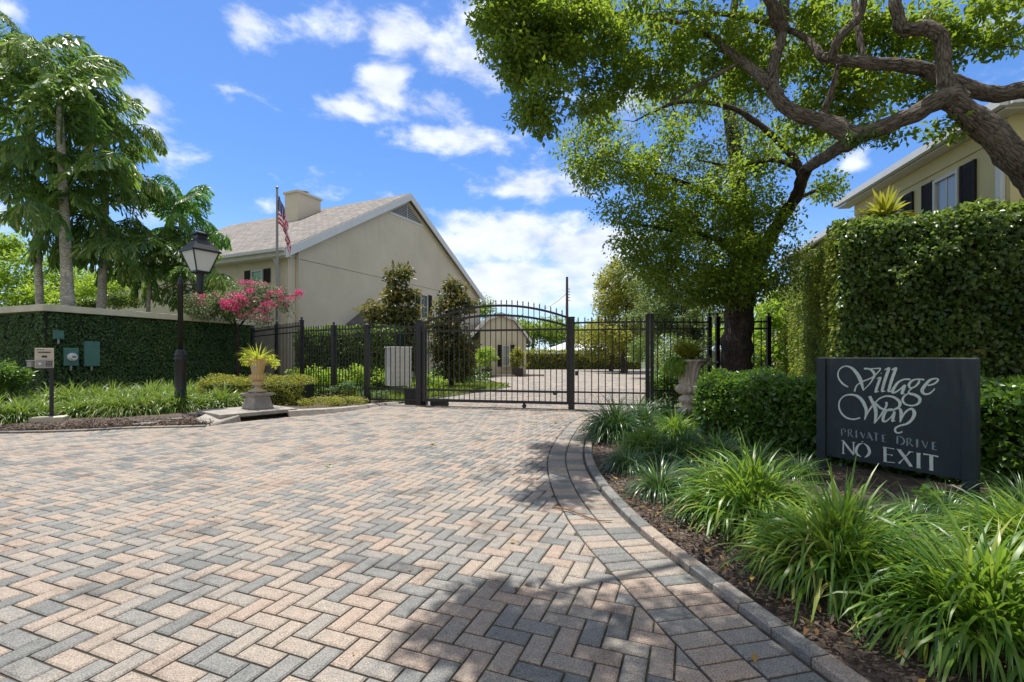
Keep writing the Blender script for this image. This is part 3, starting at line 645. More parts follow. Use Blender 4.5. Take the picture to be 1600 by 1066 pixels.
post(fl, (*FL[0], 0), .11, 2.0, gax)
bay(fl, gp0, FL[0], [(1.95, .035), (1.79, .03), (.41, .035), (.13, .04)], 2.08, .13, .12)
for i in range(4):
    a, b = FL[i], FL[i + 1]; up = [0, 0, .15, .15][i]
    bay(fl, a, b, [(1.93 + up, .035), (1.76 + up, .03), (.41, .035), (.14, .03)], 2.07 + up, .112, .06)
    post(fl, (*b, 0), .085, [2.02, 2.22, 2.2, 2.2][i], nrm(np.array(b) - np.array(a)), True)
# sliding gate
gt = thing('iron_gate', 'wide black iron sliding gate with arched top and spear finials', 'gate', (*((gp0 + gp1) / 2), 0))
g3 = np.array((*gp0, 0)), np.array((*gp1, 0)); GL = np.linalg.norm(gp1 - gp0)
fr = lambda t, z: g3[0] * (1 - t) + g3[1] * t + np.array([.02, -.07, z])
arch_u = lambda t: 1.97 + .08 * t + .40 * (1 - (2 * t - 1) ** 2)
arch_l = lambda t: 1.84 + .02 * t + .335 * (1 - (2 * t - 1) ** 2)
for nm, fn in (('arch_rail', arch_u), ('arch_rail', arch_l)):
    mb = MB(); ts = np.linspace(.02, .975, 30)
    for i in range(29): mb.beam(fr(ts[i], fn(ts[i])), fr(ts[i + 1] + .002, fn(ts[i + 1])), .045, .05)
    part(nm, mb, 'iron', gt)
for z, hh in ((1.83, .045), (.40, .05), (.15, .065)):
    mb = MB(); mb.beam(fr(.02, z), fr(.975, z), .05, hh); part('rail', mb, 'iron', gt)
for t in (.03, .97):
    mb = MB(); mb.beam(fr(t, .13), fr(t, arch_u(t)), .05, .05); part('stile', mb, 'iron', gt)
for k in range(26):
    t = .03 + (k + 1) * .94 / 27; o = picket(arch_u(t) + .15 - .15, 'picket', None); place(o, gt, fr(t, .15))
for t in (.19, .70):
    mb = MB(); c = fr(t, .062); d = np.array([*gax, 0]) if len(gax) == 2 else gax
    nn = np.array([-gax[1], gax[0], 0]); mb.tube([c - nn * .02, c + nn * .02], .05, 16); mb.beam(c + (0, 0, .05), c + (0, 0, .08), .06, .09); part('wheel', mb, 'iron', gt)
mb = MB(); mb.beam(fr(.88, .352), fr(.905, .352), .05, .045); part('latch_block', mb, 'iron', gt)
for p, nm in ((g3[0], 'black square steel post at the left end of the sliding gate'), (g3[1], 'black square steel post at the right end of the sliding gate')):
    t_ = thing('gate_post', nm, 'post', p); hgt = 2.08 if p is g3[0] else 2.10
    mb = MB(); mb.box(p, (.135, .135, hgt), gax); part('shaft', mb, 'iron', t_, bevel=.006)
    mb = MB(); mb.box(p + (0, 0, hgt), (.15, .15, .018), gax); part('cap', mb, 'iron', t_)
    if p is g3[1]:
        mb = MB(); mb.box(p + (.11, -.04, .78), (.06, .08, .10), gax); part('latch', mb, 'iron', t_)
    else:
        mb = MB(); mb.box(p + (.13, .10, 0), (.07, .07, 1.95), gax); part('guide_post', mb, 'iron', t_)
fm = thing('iron_fence', 'fixed black iron fence panel between the sliding gate and the thick double post', 'fence', (2.1, 10.65, 0))
bay(fm, gp1, gp2, [(1.98, .04), (1.815, .035), (.40, .035), (.14, .04)], 2.12, .15, .12)
post(fm, (gp2[0], gp2[1], 0), .09, 2.12, gax); post(fm, (gp2[0] + .105, gp2[1] + .02, 0), .075, 2.14, gax)
fr_ = thing('iron_fence', 'black iron fence behind the right urn running past the oak trunk', 'fence', (4.4, 10.5, 0))
F2 = [(3.12, 10.62), (4.42, 10.6), (4.6, 10.6), (5.66, 10.45)]
bay(fr_, F2[0], F2[1], [(1.98, .035), (1.83, .03), (.45, .035)], 2.10, .15, .3)
bay(fr_, F2[2], F2[3], [(1.98, .035), (1.83, .03), (.45, .035)], 2.10, .15, .3)
for p in F2[1:]: post(fr_, (*p, 0), .08, 2.07, (1, 0), True)
# gate motor
gm = thing('gate_motor', 'low black gate motor housing beside the left gate post', 'motor', (-2.15, 12.05, 0))
mb = MB(); mb.box((-2.42, 12.0, .0), (.5, .35, .42), gax, taper=(.95, .9)); part('housing', mb, 'black_plastic', gm, bevel=.02)
mb = MB(); mb.box((-1.8, 11.75, 0), (.42, .22, .16), gax); part('chain_cover', mb, 'black_plastic', gm, bevel=.02)
# cluster mailbox
mx, my = -3.27, 13.6; cmx = thing('cluster_mailbox', 'white cluster mailbox cabinet on a pedestal behind the iron fence', 'mailbox', (mx, my, 0)); max_ = nrm((.84, .54))
mb = MB(); mb.box((mx, my, .38), (.62, .48, 1.08), max_); part('cabinet', mb, 'white', cmx, bevel=.01)
mb = MB(); mb.box((mx, my, 1.46), (.66, .52, .03), max_); part('top_cap', mb, 'white', cmx, bevel=.008)
mb = MB(); mb.box((mx, my, .0), (.24, .24, .38), max_); mb.box((mx, my, 0), (.42, .42, .03), max_); part('pedestal', mb, 'concrete', cmx)
f3 = np.array([max_[0], max_[1], 0]); fn3 = np.array([f3[1], -f3[0], 0])
mb = MB(); fnL = -f3  # left visible side is the panel, doors on the right visible side
sidec = np.array([mx, my, 0]) + fn3 * .241
for r_ in range(7):
    for c_ in range(2):
        p = sidec + f3 * (-.145 + c_ * .29) + np.array([0, 0, .42 + r_ * .145]); mb_ = MB(); mb_.box(p, (.27, .008, .13), max_)
        dd = part('mailbox_door', mb_, 'trim_white', cmx, bevel=.003)
        mb_ = MB(); mb_.tube([p + f3 * .09 + fn3 * .004 + (0, 0, .065), p + f3 * .09 + fn3 * .012 + (0, 0, .065)], .009, 8); part('lock', mb_, 'grey_metal', dd)

# ------------------------------------------------------------------ urns
def urn(name_loc, sc_, label, mat, pedestal):
    t_ = thing('garden_urn', label, 'urn', name_loc); x, y, z = name_loc; z0 = z
    if pedestal:
        h = .36; mb_ = MB(); mb_.box((x, y, z), (.46, .46, .05), (.85, -.52)); mb_.box((x, y, z + .05), (.44, .44, h - .11), (.85, -.52), taper=(.72, .72)); mb_.box((x, y, z + h - .06), (.40, .40, .03), (.85, -.52)); mb_.box((x, y, z + h - .03), (.46, .46, .035), (.85, -.52)); mb_.box((x, y, z + h + .005), (.34, .34, .03), (.85, -.52), taper=(.7, .7))
        part('pedestal', mb_, 'concrete', t_, bevel=.008); z0 = z + h + .03
    s_ = sc_
    pf = [(.225, 0), (.23, .03), (.17, .05), (.11, .08), (.075, .12), (.075, .15)]
    mb_ = MB(); mb_.lathe((x, y, z0), [(r * s_, h * s_) for r, h in pf], 32); part('foot', mb_, mat, t_, smooth=True)
    pb = [(.07, .145), (.12, .165), (.155, .20), (.158, .235), (.135, .265), (.095, .285), (.095, .30)]
    mb_ = MB(); mb_.lathe((x, y, z0), [(r * s_, h * s_) for r, h in pb], 64, 10, .16, (.15 * s_, .28 * s_)); part('knop', mb_, mat, t_, smooth=True)
    pc = [(.09, .298), (.15, .315), (.20, .35), (.215, .39), (.205, .43), (.165, .455), (.14, .47), (.145, .52), (.158, .60), (.18, .68), (.215, .76), (.26, .82), (.285, .845), (.29, .86), (.275, .865), (.25, .84), (.21, .79)]
    mb_ = MB(); mb_.lathe((x, y, z0), [(r * s_, h * s_) for r, h in pc], 96, 14, .17, (.3 * s_, .83 * s_)); part('bowl', mb_, mat, t_, smooth=True)
    mb_ = MB(); mb_.lathe((x, y, z0 + .80 * s_), [(.2 * s_, 0), (.21 * s_, .005)], 24); part('soil', mb_, 'mulch', t_)
    return np.array([x, y, z0 + .81 * s_])
def blades(origin, n, L, Wd, lean=(.15, 1.1), seg=5, base_r=.05, grav=1.0, flatw=False, tipfall=.0):
    """arching strap leaves from a base point"""
    az_ = rng.random(n) * 2 * math.pi; le = lean[0] + (lean[1] - lean[0]) * rng.random(n) ** .8; ln = L * (.55 + .55 * rng.random(n)); wd = Wd * (.7 + .5 * rng.random(n))
    h = np.stack([np.cos(az_), np.sin(az_), 0 * az_], 1); side = np.stack([-np.sin(az_), np.cos(az_), 0 * az_], 1)
    tw_ = rng.normal(0, .25, n); side = side * np.cos(tw_)[:, None] + np.array([0, 0, 1]) * np.sin(tw_)[:, None]
    br = base_r * np.sqrt(rng.random(n)); p = np.asarray(origin) + h * br[:, None]; th_ = le.copy(); V = np.empty((n, (seg + 1) * 2, 3))
    k = grav * (.8 + .8 * rng.random(n)) * (.35 + le)
    for i in range(seg + 1):
        t = i / seg; ww = wd * (min(1, .55 + t * 1.8) if t < .4 else max(.06, 1 - ((t - .4) / .6) ** 1.8))
        V[:, 2 * i] = p - side * ww[:, None] / 2; V[:, 2 * i + 1] = p + side * ww[:, None] / 2
        d_ = h * np.sin(th_)[:, None] + np.array([0, 0, 1]) * np.cos(th_)[:, None]; p = p + d_ * (ln / seg)[:, None]; th_ = np.minimum(th_ + k * 1.35 / seg * (1 + t), 2.7)
    b = np.arange(n)[:, None] * ((seg + 1) * 2)
    Fc = np.concatenate([b + np.array([2 * i, 2 * i + 1, 2 * i + 3, 2 * i + 2]) for i in range(seg)], 1).reshape(-1, 4)
    return V.reshape(-1, 3), Fc
ub = (-5.22, 9.72, .10); ul = urn(ub, .78, 'rust stained fluted urn on grey pedestal above the storm drain', 'urn_stained', True)
ur = (3.63, 9.75, .05); ut = urn(ur, 1.27, 'large pale fluted urn holding ferns in front of the fence on the right', 'urn', False)
up = thing('potted_grass', 'lime yellow spiky grass and trailing leaves growing in the left urn', 'plant', ul)
V, Fc = blades(ul, 90, .42, .018, (.05, .9), grav=.6, base_r=.08); part('spikes', arr_mesh('spikes', V, Fc, 4), 'leaf_lime', up)
C = ul + np.column_stack([rng.normal(0, .17, 26), rng.normal(0, .14, 26), rng.uniform(-.06, .10, 26)]); C[:6] += (.16, -.05, -.06)
V, Fc = clump_leaves(C, .10, 26, .055, .035, .3); part('trailing_leaves', arr_mesh('trailing_leaves', V, Fc, 3), 'leaf_lime', up)
up = thing('potted_fern', 'bright green ferns and broad lobed leaves growing in the right urn', 'plant', ut)
def fern(origin, n, L, up_=1.0, azr=(0, 6.28), grav=1.0, leaflet=.07, rise=(.3, .9)):
    """fronds with paired leaflets"""
    Ps, Ds, Ns, Ls = [], [], [], []
    for k in range(n):
        a = random.uniform(*azr); th_ = random.uniform(*rise); p = np.array(origin, float); h = np.array([math.cos(a), math.sin(a), 0]); s_ = np.array([-h[1], h[0], 0]); l = L * random.uniform(.7, 1.1)
        for i in range(22):
            t = i / 22; d_ = h * math.sin(th_) + np.array([0, 0, math.cos(th_)]); p = p + d_ * l / 22; th_ += grav * .07 * (1 + t)
            if t > .12:
                for sg in (-1, 1): Ps.append(p.copy()); Ds.append(s_ * sg + d_ * .5 + np.array([0, 0, -.15])); Ns.append(np.cross(s_, d_) * -1 + rng.normal(0, .2, 3)); Ls.append(leaflet * (1 - t) ** .6 + .01)
    Ls = np.array(Ls); return leaf_arrays(np.array(Ps), np.array(Ds), np.array(Ns), Ls, Ls * .26)
V, Fc = fern(ut, 60, .74, leaflet=.12, grav=.55, rise=(.05, .6)); part('fern_fronds', arr_mesh('fern_fronds', V, Fc, 3), 'leaf_yucca', up)
V, Fc = fern(ut + (-.15, -.05, .02), 44, .66, azr=(2.3, 4.4), leaflet=.14, grav=1.6, rise=(.7, 1.3)); part('lobed_leaves', arr_mesh('lobed_leaves', V, Fc, 3), 'leaf_bright', up)
C = ut + np.column_stack([rng.normal(.18, .13, 16), rng.normal(0, .14, 16), rng.uniform(-.02, .12, 16)])
V, Fc = clump_leaves(C, .09, 22, .07, .05, .2); part('silver_leaves', arr_mesh('silver_leaves', V, Fc, 3), 'leaf_variegated', up)

# ------------------------------------------------------------------ sign
S1 = np.array([3.77, 3.83, 0]); S0 = np.array([3.22, 4.97, 0]); se = nrm(S1 - S0); sn = np.array([se[1], -se[0], 0]); sn = sn if sn[0] < 0 else -sn
sg = thing('entrance_sign', 'dark blue black wooden sign on two posts with pale calligraphic lettering', 'sign', (S0 + S1) / 2)
PT, PB_ = 1.185, .185; SL = np.linalg.norm(S1 - S0)
mb = MB(); c = (S0 + S1) / 2 + (0, 0, PB_); mb.box(c, (SL - .09 * 2, .045, PT - PB_), (se[0], se[1])); board = part('board', mb, 'charcoal_paint', sg, bevel=.003)
mb = MB(); mb.box((S0 + S1) / 2 + (0, 0, PT + .0025), (SL - .002, .043, .006), (se[0], se[1])); part('weathered_top_edge', mb, 'concrete', sg)
for q_, hh in ((S0 + se * .045, PT + .002), (S1 - se * .045, PT + .002)):
    mb = MB(); mb.box(q_ + (0, 0, -.1), (.088, .09, hh + .1), (se[0], se[1])); part('post', mb, 'charcoal_paint', sg, bevel=.004)
def sgn(px, py):
    """point on the board's face seen at this spot of the photograph: gives the lettering its real size"""
    d_ = np.array([(px - CX) / F, 1.0, (HY - py) / F]); q0 = (S0 + S1) / 2 + sn * .0232; o = np.array([0, 0, EYE])
    t = ((q0 - o) @ sn) / (d_ @ sn); return o + d_ * t
def strokes(name, ss, ox, oy, k, mat, step=7, smooth_=True, label=None):
    mb_ = MB(); lift = [0.0]
    for si, s_ in enumerate(ss):
        pts = [np.array([p[0], p[1], (p[2] if len(p) > 2 else s_[0][2])], float) for p in s_]
        pts = catmull(pts, step) if (smooth_ and len(pts) > 2) else pts
        q_ = [sgn(ox + p[0] / k, oy + p[1] / k) for p in pts]; V = []; n = len(q_); pxm = 1.0 / (k * F / 4.35)
        for i in range(n):
            d_ = nrm(q_[min(i + 1, n - 1)] - q_[max(i - 1, 0)]); s2 = nrm(np.cross(d_, sn)); ww = pts[i][2] * pxm * .54
            V += [q_[i] - s2 * ww + sn * (.0006 + si * .00012), q_[i] + s2 * ww + sn * (.0006 + si * .00012)]
        Fc = [(2 * i, 2 * i + 1, 2 * i + 3, 2 * i + 2) for i in range(n - 1)]
        mb_.add(V, Fc)
    return part(name, mb_, mat, board, label=label)
def dsp(l): return l
vil = [
 [(260,338,10),(235,328,20),(180,290,24),(132,222,20),(124,150,16),(165,85,16),(240,62,18),(320,98,34),(385,175,44),(428,262,44),(462,385,16)],
 [(470,95,22),(540,100,22),(590,135,32),(608,185,28),(575,255,16),(530,315,12),(458,385,10)],
 [(560,96,14),(620,94,14),(688,95,16),(650,150,14),(600,200,18),(540,232,16),(440,272,15),(370,325,16),(343,400,20)],
 [(694,158,13),(704,158,13)],
 [(640,230,10),(690,212,18),(672,260,30),(640,350,30),(622,412,26)],[(612,410,14),(668,398,12)],
 [(745,112,14),(805,86,20),(790,130,32),(745,260,34),(708,400,28)],[(700,402,14),(755,395,12)],
 [(838,112,14),(898,86,20),(882,130,32),(835,260,34),(795,400,28)],[(786,402,14),(842,398,12)],
 [(1088,238,22),(1010,238,18),(930,275,24),(872,350,32),(848,405,32),(880,412,20),(945,375,16),(1005,315,14)],
 [(1020,310,24),(995,370,34),(972,430,26)],[(965,434,14),(1012,425,12)],
 [(1275,243,20),(1180,236,16),(1110,258,24),(1070,310,28),(1088,352,20),(1150,335,18),(1200,282,24),(1205,245,16)],
 [(1120,350,14),(1070,395,14),(1075,425,26),(1150,445,32),(1212,490,34),(1200,555,26),(1120,588,18),(1030,572,20),(985,520,26),(1005,465,20),(1055,430,14)],
 [(1320,318,16),(1400,300,18),(1458,250,20),(1432,228,16),(1350,248,26),(1275,330,34),(1245,390,34),(1275,432,26),(1340,428,18),(1390,390,14),(1415,360,12)]]
strokes('village_lettering', vil, 1295, 565, 8.53, 'letter')
way = [
 [(418,750,16),(330,770,20),(230,745,24),(158,670,22),(135,580,20),(160,500,16),(230,450,18),(330,445,26),(410,482,38),(468,560,42),(500,660,34),(478,775,12)],
 [(478,775,10),(530,665,18),(582,590,24)],
 [(545,462,36),(582,540,38),(620,625,42),(628,720,36),(608,825,12)],
 [(608,825,10),(680,735,18),(735,650,22),(768,590,24),(768,540,28)],
 [(622,545,14),(680,492,16),(760,462,20),(850,470,26),(925,515,32),(950,565,34),(925,612,22),(860,645,18),(780,650,18),(700,625,26),(635,570,26),(600,535,14)],
 [(865,640,16),(810,632,14),(765,665,22),(730,730,32),(725,790,30),(765,795,18),(825,745,14),(870,680,16)],
 [(878,665,26),(862,730,34),(848,795,28)],[(838,800,14),(888,788,12)],
 [(880,632,14),(930,618,22),(962,660,34),(962,740,28),(950,810,12)],
 [(952,808,12),(1000,705,20),(1060,645,22),(1115,635,30),(1142,690,38),(1115,765,30),(1045,828,24),(950,855,20),(890,890,22),(890,935,22),(930,952,18),(982,935,14)]]
strokes('way_lettering', way, 1295, 565, 8.53, 'letter')
pd = [
 [(132,92,15),(138,185,15)],[(140,92,6),(178,98,9),(190,122,9),(165,138,6)],
 [(228,100,15),(230,196,15)],[(235,98,6),(268,108,10),(268,135,8),(243,150,5)],[(250,150,10),(292,208,13)],
 [(338,112,17),(340,215,17)],[(400,135,17),(435,220,14)],[(458,148,6),(436,220,5)],
 [(510,142,19),(562,250,19)],[(515,148,5),(486,228,5)],[(498,205,5),(540,212,5)],
 [(615,155,17),(615,258,17)],[(585,142,6),(648,160,6)],
 [(705,172,19),(708,270,19)],[(705,172,5),(748,181,6)],[(707,222,5),(738,227,5)],[(708,268,5),(752,277,6)],
 [(908,192,19),(908,300,19)],[(915,190,6),(972,208,14),(1005,258,17),(985,298,15),(950,307,6)],
 [(1045,222,17),(1045,326,17)],[(1050,218,6),(1092,234,12),(1092,264,8),(1058,272,5)],[(1065,275,10),(1122,332,15)],
 [(1183,236,21),(1183,348,21)],[(1252,255,15),(1300,355,15)],[(1330,268,6),(1302,352,5)],
 [(1402,273,20),(1404,380,20)],[(1402,273,6),(1452,284,6)],[(1403,328,5),(1440,334,5)],[(1404,378,6),(1460,386,7)]]
strokes('private_lettering', [q_ for q_ in pd if q_[0][0] < 800], 1300, 660, 8.89, 'letter_worn')
strokes('drive_lettering', [q_ for q_ in pd if q_[0][0] > 800], 1300, 660, 8.89, 'letter_worn')
ne = [
 [(130,250,6),(165,258,12)],[(158,258,18),(156,430,18)],[(132,432,6),(182,436,6)],[(152,252,20),(225,350,30),(304,452,22)],[(300,275,16),(302,440,18)],[(280,274,6),(325,282,6)],
 [(425,290,8),(370,315,24),(336,385,34),(352,445,28),(405,478,8)],[(440,292,8),(495,335,28),(522,400,36),(505,452,30),(455,490,8)],[(422,262,14),(426,276,14)],
 [(735,345,34),(738,545,34)],[(705,342,8),(860,370,9)],[(858,366,16),(860,376,10)],[(740,440,8),(830,455,8)],[(830,448,22),(834,468,10)],[(715,545,8),(875,562,9)],
 [(930,380,38),(1010,485,40),(1100,612,36)],[(900,372,8),(965,388,8)],[(1075,606,8),(1120,616,8)],[(1085,408,22),(1010,490,7),(930,572,24)],[(1065,402,8),(1130,415,8)],
 [(1203,430,38),(1203,630,38)],[(1172,424,8),(1238,436,8)],[(1170,628,8),(1240,638,8)],
 [(1270,440,20),(1375,455,12),(1480,478,18)],[(1380,458,38),(1382,665,38)],[(1350,660,8),(1412,672,8)]]
strokes('no_lettering', [q_ for q_ in ne if q_[0][0] < 600], 1300, 660, 8.89, 'letter')
strokes('exit_lettering', [q_ for q_ in ne if q_[0][0] > 600], 1300, 660, 8.89, 'letter')

# ------------------------------------------------------------------ lamp post
lp = G(282, 646); lx, ly = lp[0], lp[1]; L_ = thing('lamp_post', 'black lamp post with four sided frosted lantern and ladder bar', 'street lamp', (lx, ly, 0))
mb = MB(); mb.lathe((lx, ly, 0), [(.13, 0), (.13, .1), (.11, .12), (.105, 1.12), (.115, 1.14), (.115, 1.18), (.10, 1.2), (.11, 1.22), (.11, 1.26), (.085, 1.29), (.09, 1.32), (.06, 1.36)], 24); part('base', mb, 'iron', L_, smooth=True)
mb = MB(); mb.lathe((lx, ly, 1.34), [(.055, 0), (.047, 1.38), (.06, 1.39), (.06, 1.43), (.04, 1.46), (.046, 1.50), (.028, 1.53), (.012, 1.56), (.018, 1.58), (.004, 1.62)], 16); part('shaft', mb, 'iron', L_, smooth=True)
ax_ = .42; top = np.array([lx + ax_, ly, 0])
mb = MB(); mb.tube([(lx, ly, 2.75), (lx + ax_, ly, 2.75)], .014, 8); mb.tube([(lx, ly, 2.5), (lx + ax_ * .5, ly, 2.62), (lx + ax_, ly, 2.66)], .011, 6); part('arm', mb, 'iron', L_)
mb = MB(); mb.lathe(top + (0, 0, 2.54), [(.02, 0), (.05, .03), (.065, .08), (.075, .42), (.095, .44), (.11, .47)], 16); part('stem', mb, 'iron', L_)
la = (.86, -.51); z0, z1 = 3.02, 3.42; r0, r1 = .125, .25
LX = nrm((*la, 0)); LY = np.array([-LX[1], LX[0], 0]); ht = thing('x', None, None) ; bpy.data.objects.remove(ht)
mb = MB(); mb.box(top + (0, 0, z0 - .03), (.29, .29, .03), la); part('lantern_base', mb, 'iron', L_)
crn = lambda a, b, r, z: top + LX * a * r + LY * b * r + np.array([0, 0, z])
for (a0, b0), (a1, b1) in (((-1, -1), (1, -1)), ((1, -1), (1, 1)), ((1, 1), (-1, 1)), ((-1, 1), (-1, -1))):
    mb = MB(); mb.slab([crn(a0, b0, r0, z0), crn(a1, b1, r0, z0), crn(a1, b1, r1, z1), crn(a0, b0, r1, z1)], np.cross(crn(a1, b1, r0, z0) - crn(a0, b0, r0, z0), crn(a0, b0, r1, z1) - crn(a0, b0, r0, z0)), -.004); part('pane', mb, 'frosted', L_)
for a, b in ((-1, -1), (1, -1), (1, 1), (-1, 1)):
    mb = MB(); mb.beam(crn(a, b, r0 + .004, z0 - .01), crn(a, b, r1 + .004, z1 + .01), .022, .022); part('corner_bar', mb, 'iron', L_)
mb = MB(); mb.box(top + (0, 0, z1), (.58, .58, .035), la); part('rim', mb, 'iron', L_)
mb = MB(); mb.box(top + (0, 0, z1 + .035), (.55, .55, .25), la, taper=(.36, .36)); mb.box(top + (0, 0, z1 + .285), (.18, .18, .09), la); mb.box(top + (0, 0, z1 + .375), (.27, .27, .03), la); mb.box(top + (0, 0, z1 + .405), (.21, .21, .05), la, taper=(.3, .3)); mb.lathe(top + (0, 0, z1 + .45), [(.02, 0), (.025, .02), (.006, .05)], 8)
part('lantern_roof', mb, 'iron', L_)

# ------------------------------------------------------------------ keypad pedestal
kx, ky = -8.38, 8.62; K = thing('keypad_pedestal', 'beige entry keypad box on a dark post standing on a concrete block', 'keypad', (kx, ky, 0))
mb = MB(); mb.box((kx + .07, ky - .12, .03), (.46, .30, .10), (.86, .5)); part('concrete_block', mb, 'beige', K, bevel=.012)
mb = MB(); mb.box((kx, ky, .13), (.2, .16, .02)); mb.box((kx, ky, .15), (.06, .06, .85), (.72, .69)); part('post', mb, 'iron', K, bevel=.004)
mb = MB(); mb.box((kx - .08, ky - .05, 1.0), (.25, .08, .36), (.72, .69)); bx = part('panel_box', mb, 'beige', K, bevel=.006)
u_ = nrm((.72, .69, 0)); n_k = np.array([u_[1], -u_[0], 0]); pc_ = np.array([kx - .08, ky - .05, 0]) + n_k * .0405
mb = MB(); mb.box(pc_ + (0, 0, 1.01), (.22, .006, .14), (.72, .69)); part('keypad_plate', mb, 'grey_metal', bx, bevel=.002)
mb = MB()
for r_ in range(4):
    for c_ in range(3): mb.box(pc_ + n_k * .006 + u_ * (.03 + c_ * .03) + (0, 0, 1.03 + r_ * .026), (.02, .006, .016), (.72, .69))
part('keys', mb, 'black_plastic', bx)
mb = MB(); mb.tube([pc_ - u_ * .06 + (0, 0, 1.08), pc_ - u_ * .06 + n_k * .02 + (0, 0, 1.08)], .022, 12); part('call_button', mb, 'white', bx)
mb = MB(); mb.box(pc_ + (0, 0, 1.275), (.16, .006, .02), (.72, .69)); mb.box(pc_ + u_ * .0 + (0, 0, 1.19), (.07, .006, .035), (.72, .69)); mb.box(pc_ - u_ * .05 + (0, 0, 1.33), (.10, .006, .006), (.72, .69)); part('printed_notice', mb, 'black_plastic', bx)
mb = MB(); mb.box((kx - .20, ky - .17, 1.02), (.08, .08, .11)); mb.box((kx - .20, ky - .17, 1.13), (.10, .11, .012)); part('card_reader', mb, 'grey_metal', K, bevel=.01)

# ------------------------------------------------------------------ left ivy wall with boxes
c0 = np.array([-11.79, 12.0, 0]); e1 = nrm((.376, .927, 0)); e2 = nrm((-.93, .36, 0)); n1_ = np.array([e1[1], -e1[0], 0]); n2_ = np.array([e2[1], -e2[0], 0]); n2_ = n2_ if n2_[1] < 0 else -n2_
WL = thing('ivy_wall', 'low garden wall covered in dark ivy with a cream coping on the left', 'wall', c0)
c1_ = c0 + e1 * 6.0; c2_ = c0 + e2 * 9
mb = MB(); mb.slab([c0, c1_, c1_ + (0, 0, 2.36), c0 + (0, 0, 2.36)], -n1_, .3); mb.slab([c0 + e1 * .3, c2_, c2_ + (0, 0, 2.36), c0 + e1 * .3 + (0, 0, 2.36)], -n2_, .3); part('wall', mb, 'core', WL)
mb = MB(); o_ = n1_ * .12
poly = [c0 + n1_ * .12 + n2_ * .12, c1_ + n1_ * .12, c1_ - n1_ * .4, c0 - n1_ * .4 - n2_ * .5, c2_ - n2_ * .4, c2_ + n2_ * .12]
mb.slab([p + (0, 0, 2.36) for p in poly[:4]], (0, 0, 1), .17); mb.slab([p + (0, 0, 2.36) for p in (poly[0], poly[3], poly[4], poly[5])], (0, 0, 1), .17)
part('coping', mb, 'cap', WL, bevel=.01)
h3 = np.array([0, 0, 2.34])
V, Fc = join([surf_leaves(c0 + n1_ * .0, e1 * 6, h3, n1_, 26000, .055, .045, .06), surf_leaves(c0 + n2_ * .0, e2 * 7, h3, n2_, 15000, .055, .045, .06)])
part('ivy', arr_mesh('ivy', V, Fc, 3), 'leaf_ivy_blue', WL)
def wallbox(t0, t1, za, zb, name, label, cat, d_=.08):
    c = c0 + e1 * (t0 + t1) / 2 + n1_ * (.07 + d_ / 2); th_ = thing(name, label, cat, c + (0, 0, za)); mb_ = MB(); mb_.box(c + (0, 0, za), (t1 - t0, d_, zb - za), (e1[0], e1[1])); part('cabinet', mb_, 'meter_green', th_, bevel=.008)
    mb_ = MB(); mb_.box(c + n1_ * (d_ / 2) + (0, 0, za + .015), (t1 - t0 - .03, .012, zb - za - .03), (e1[0], e1[1])); part('door', mb_, 'meter_green', th_, bevel=.004)
    mb_ = MB(); mb_.tube([c + (0, 0, za - .12), c + (0, 0, za)], .025, 8); part('conduit', mb_, 'grey_metal', th_); return th_, c
mt_, c = wallbox(.29, .60, .97, 1.44, 'meter_box', 'square green electric meter box with round glass dial on ivy wall', 'meter')
q_ = c + n1_ * .04 + (0, 0, 1.20); mb = MB(); mb.tube([q_, q_ + n1_ * .05], .105, 24); mb.tube([q_ + n1_ * .05, q_ + n1_ * .11], [.09, .075], 24); part('dial_ring', mb, 'white', mt_, smooth=False)
mb = MB(); mb.box(q_ + n1_ * .112 + (0, 0, -.012), (.08, .008, .03), (e1[0], e1[1])); part('dial_display', mb, 'black_plastic', mt_)
wallbox(.72, 1.07, .95, 1.62, 'utility_box', 'tall blank green utility cabinet on ivy wall right of the meter', 'utility box')
wallbox(.08, .30, 1.66, 1.88, 'junction_box', 'small green junction box on ivy wall above the meter', 'utility box', .06)

# ------------------------------------------------------------------ right ivy wall
cr0 = np.array([5.0, 7.3, 0]); er1 = nrm((.4196, .9077, 0)); er2 = nrm((.9077, -.4196, 0)); nr1 = np.array([-er1[1], er1[0], 0]); nr2 = np.array([er2[1], -er2[0], 0]); HW = 3.2
nr2 = nr2 if nr2[1] < 0 else -nr2
WR = thing('ivy_wall', 'tall wall wholly clad in glossy ivy behind the sign on the right', 'wall', cr0)
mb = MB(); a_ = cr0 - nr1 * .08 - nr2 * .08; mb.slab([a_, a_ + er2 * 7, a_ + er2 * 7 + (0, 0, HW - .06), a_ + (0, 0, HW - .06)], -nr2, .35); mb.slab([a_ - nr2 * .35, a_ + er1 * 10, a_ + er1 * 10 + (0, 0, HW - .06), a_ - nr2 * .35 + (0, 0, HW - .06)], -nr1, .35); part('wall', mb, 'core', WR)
hh = np.array([0, 0, HW])
parts_ = [surf_leaves(cr0 - nr2 * .05, er2 * 6.5, hh, nr2, 38000, .075, .055, .20, .8, 1.0), 
          surf_leaves(cr0 + hh - (0, 0, .05), er2 * 6.5, -nr2 * .4, (0, 0, 1), 5500, .08, .055, .16, .0, .9), surf_leaves(cr0 + hh - (0, 0, .05), er1 * 9, -nr1 * .4, (0, 0, 1), 3600, .07, .05, .14, .0, .9)]
V, Fc = join(parts_); part('ivy', arr_mesh('ivy', V, Fc, 3), 'leaf_ivy', WR)
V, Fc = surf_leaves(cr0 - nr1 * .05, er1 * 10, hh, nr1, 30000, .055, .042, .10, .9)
part('ivy', arr_mesh('ivy', V, Fc, 3), 'leaf_ivy_sun_tint', WR, label='yellower fine leaved ivy with sunlight tinted in on the side facing the drive')

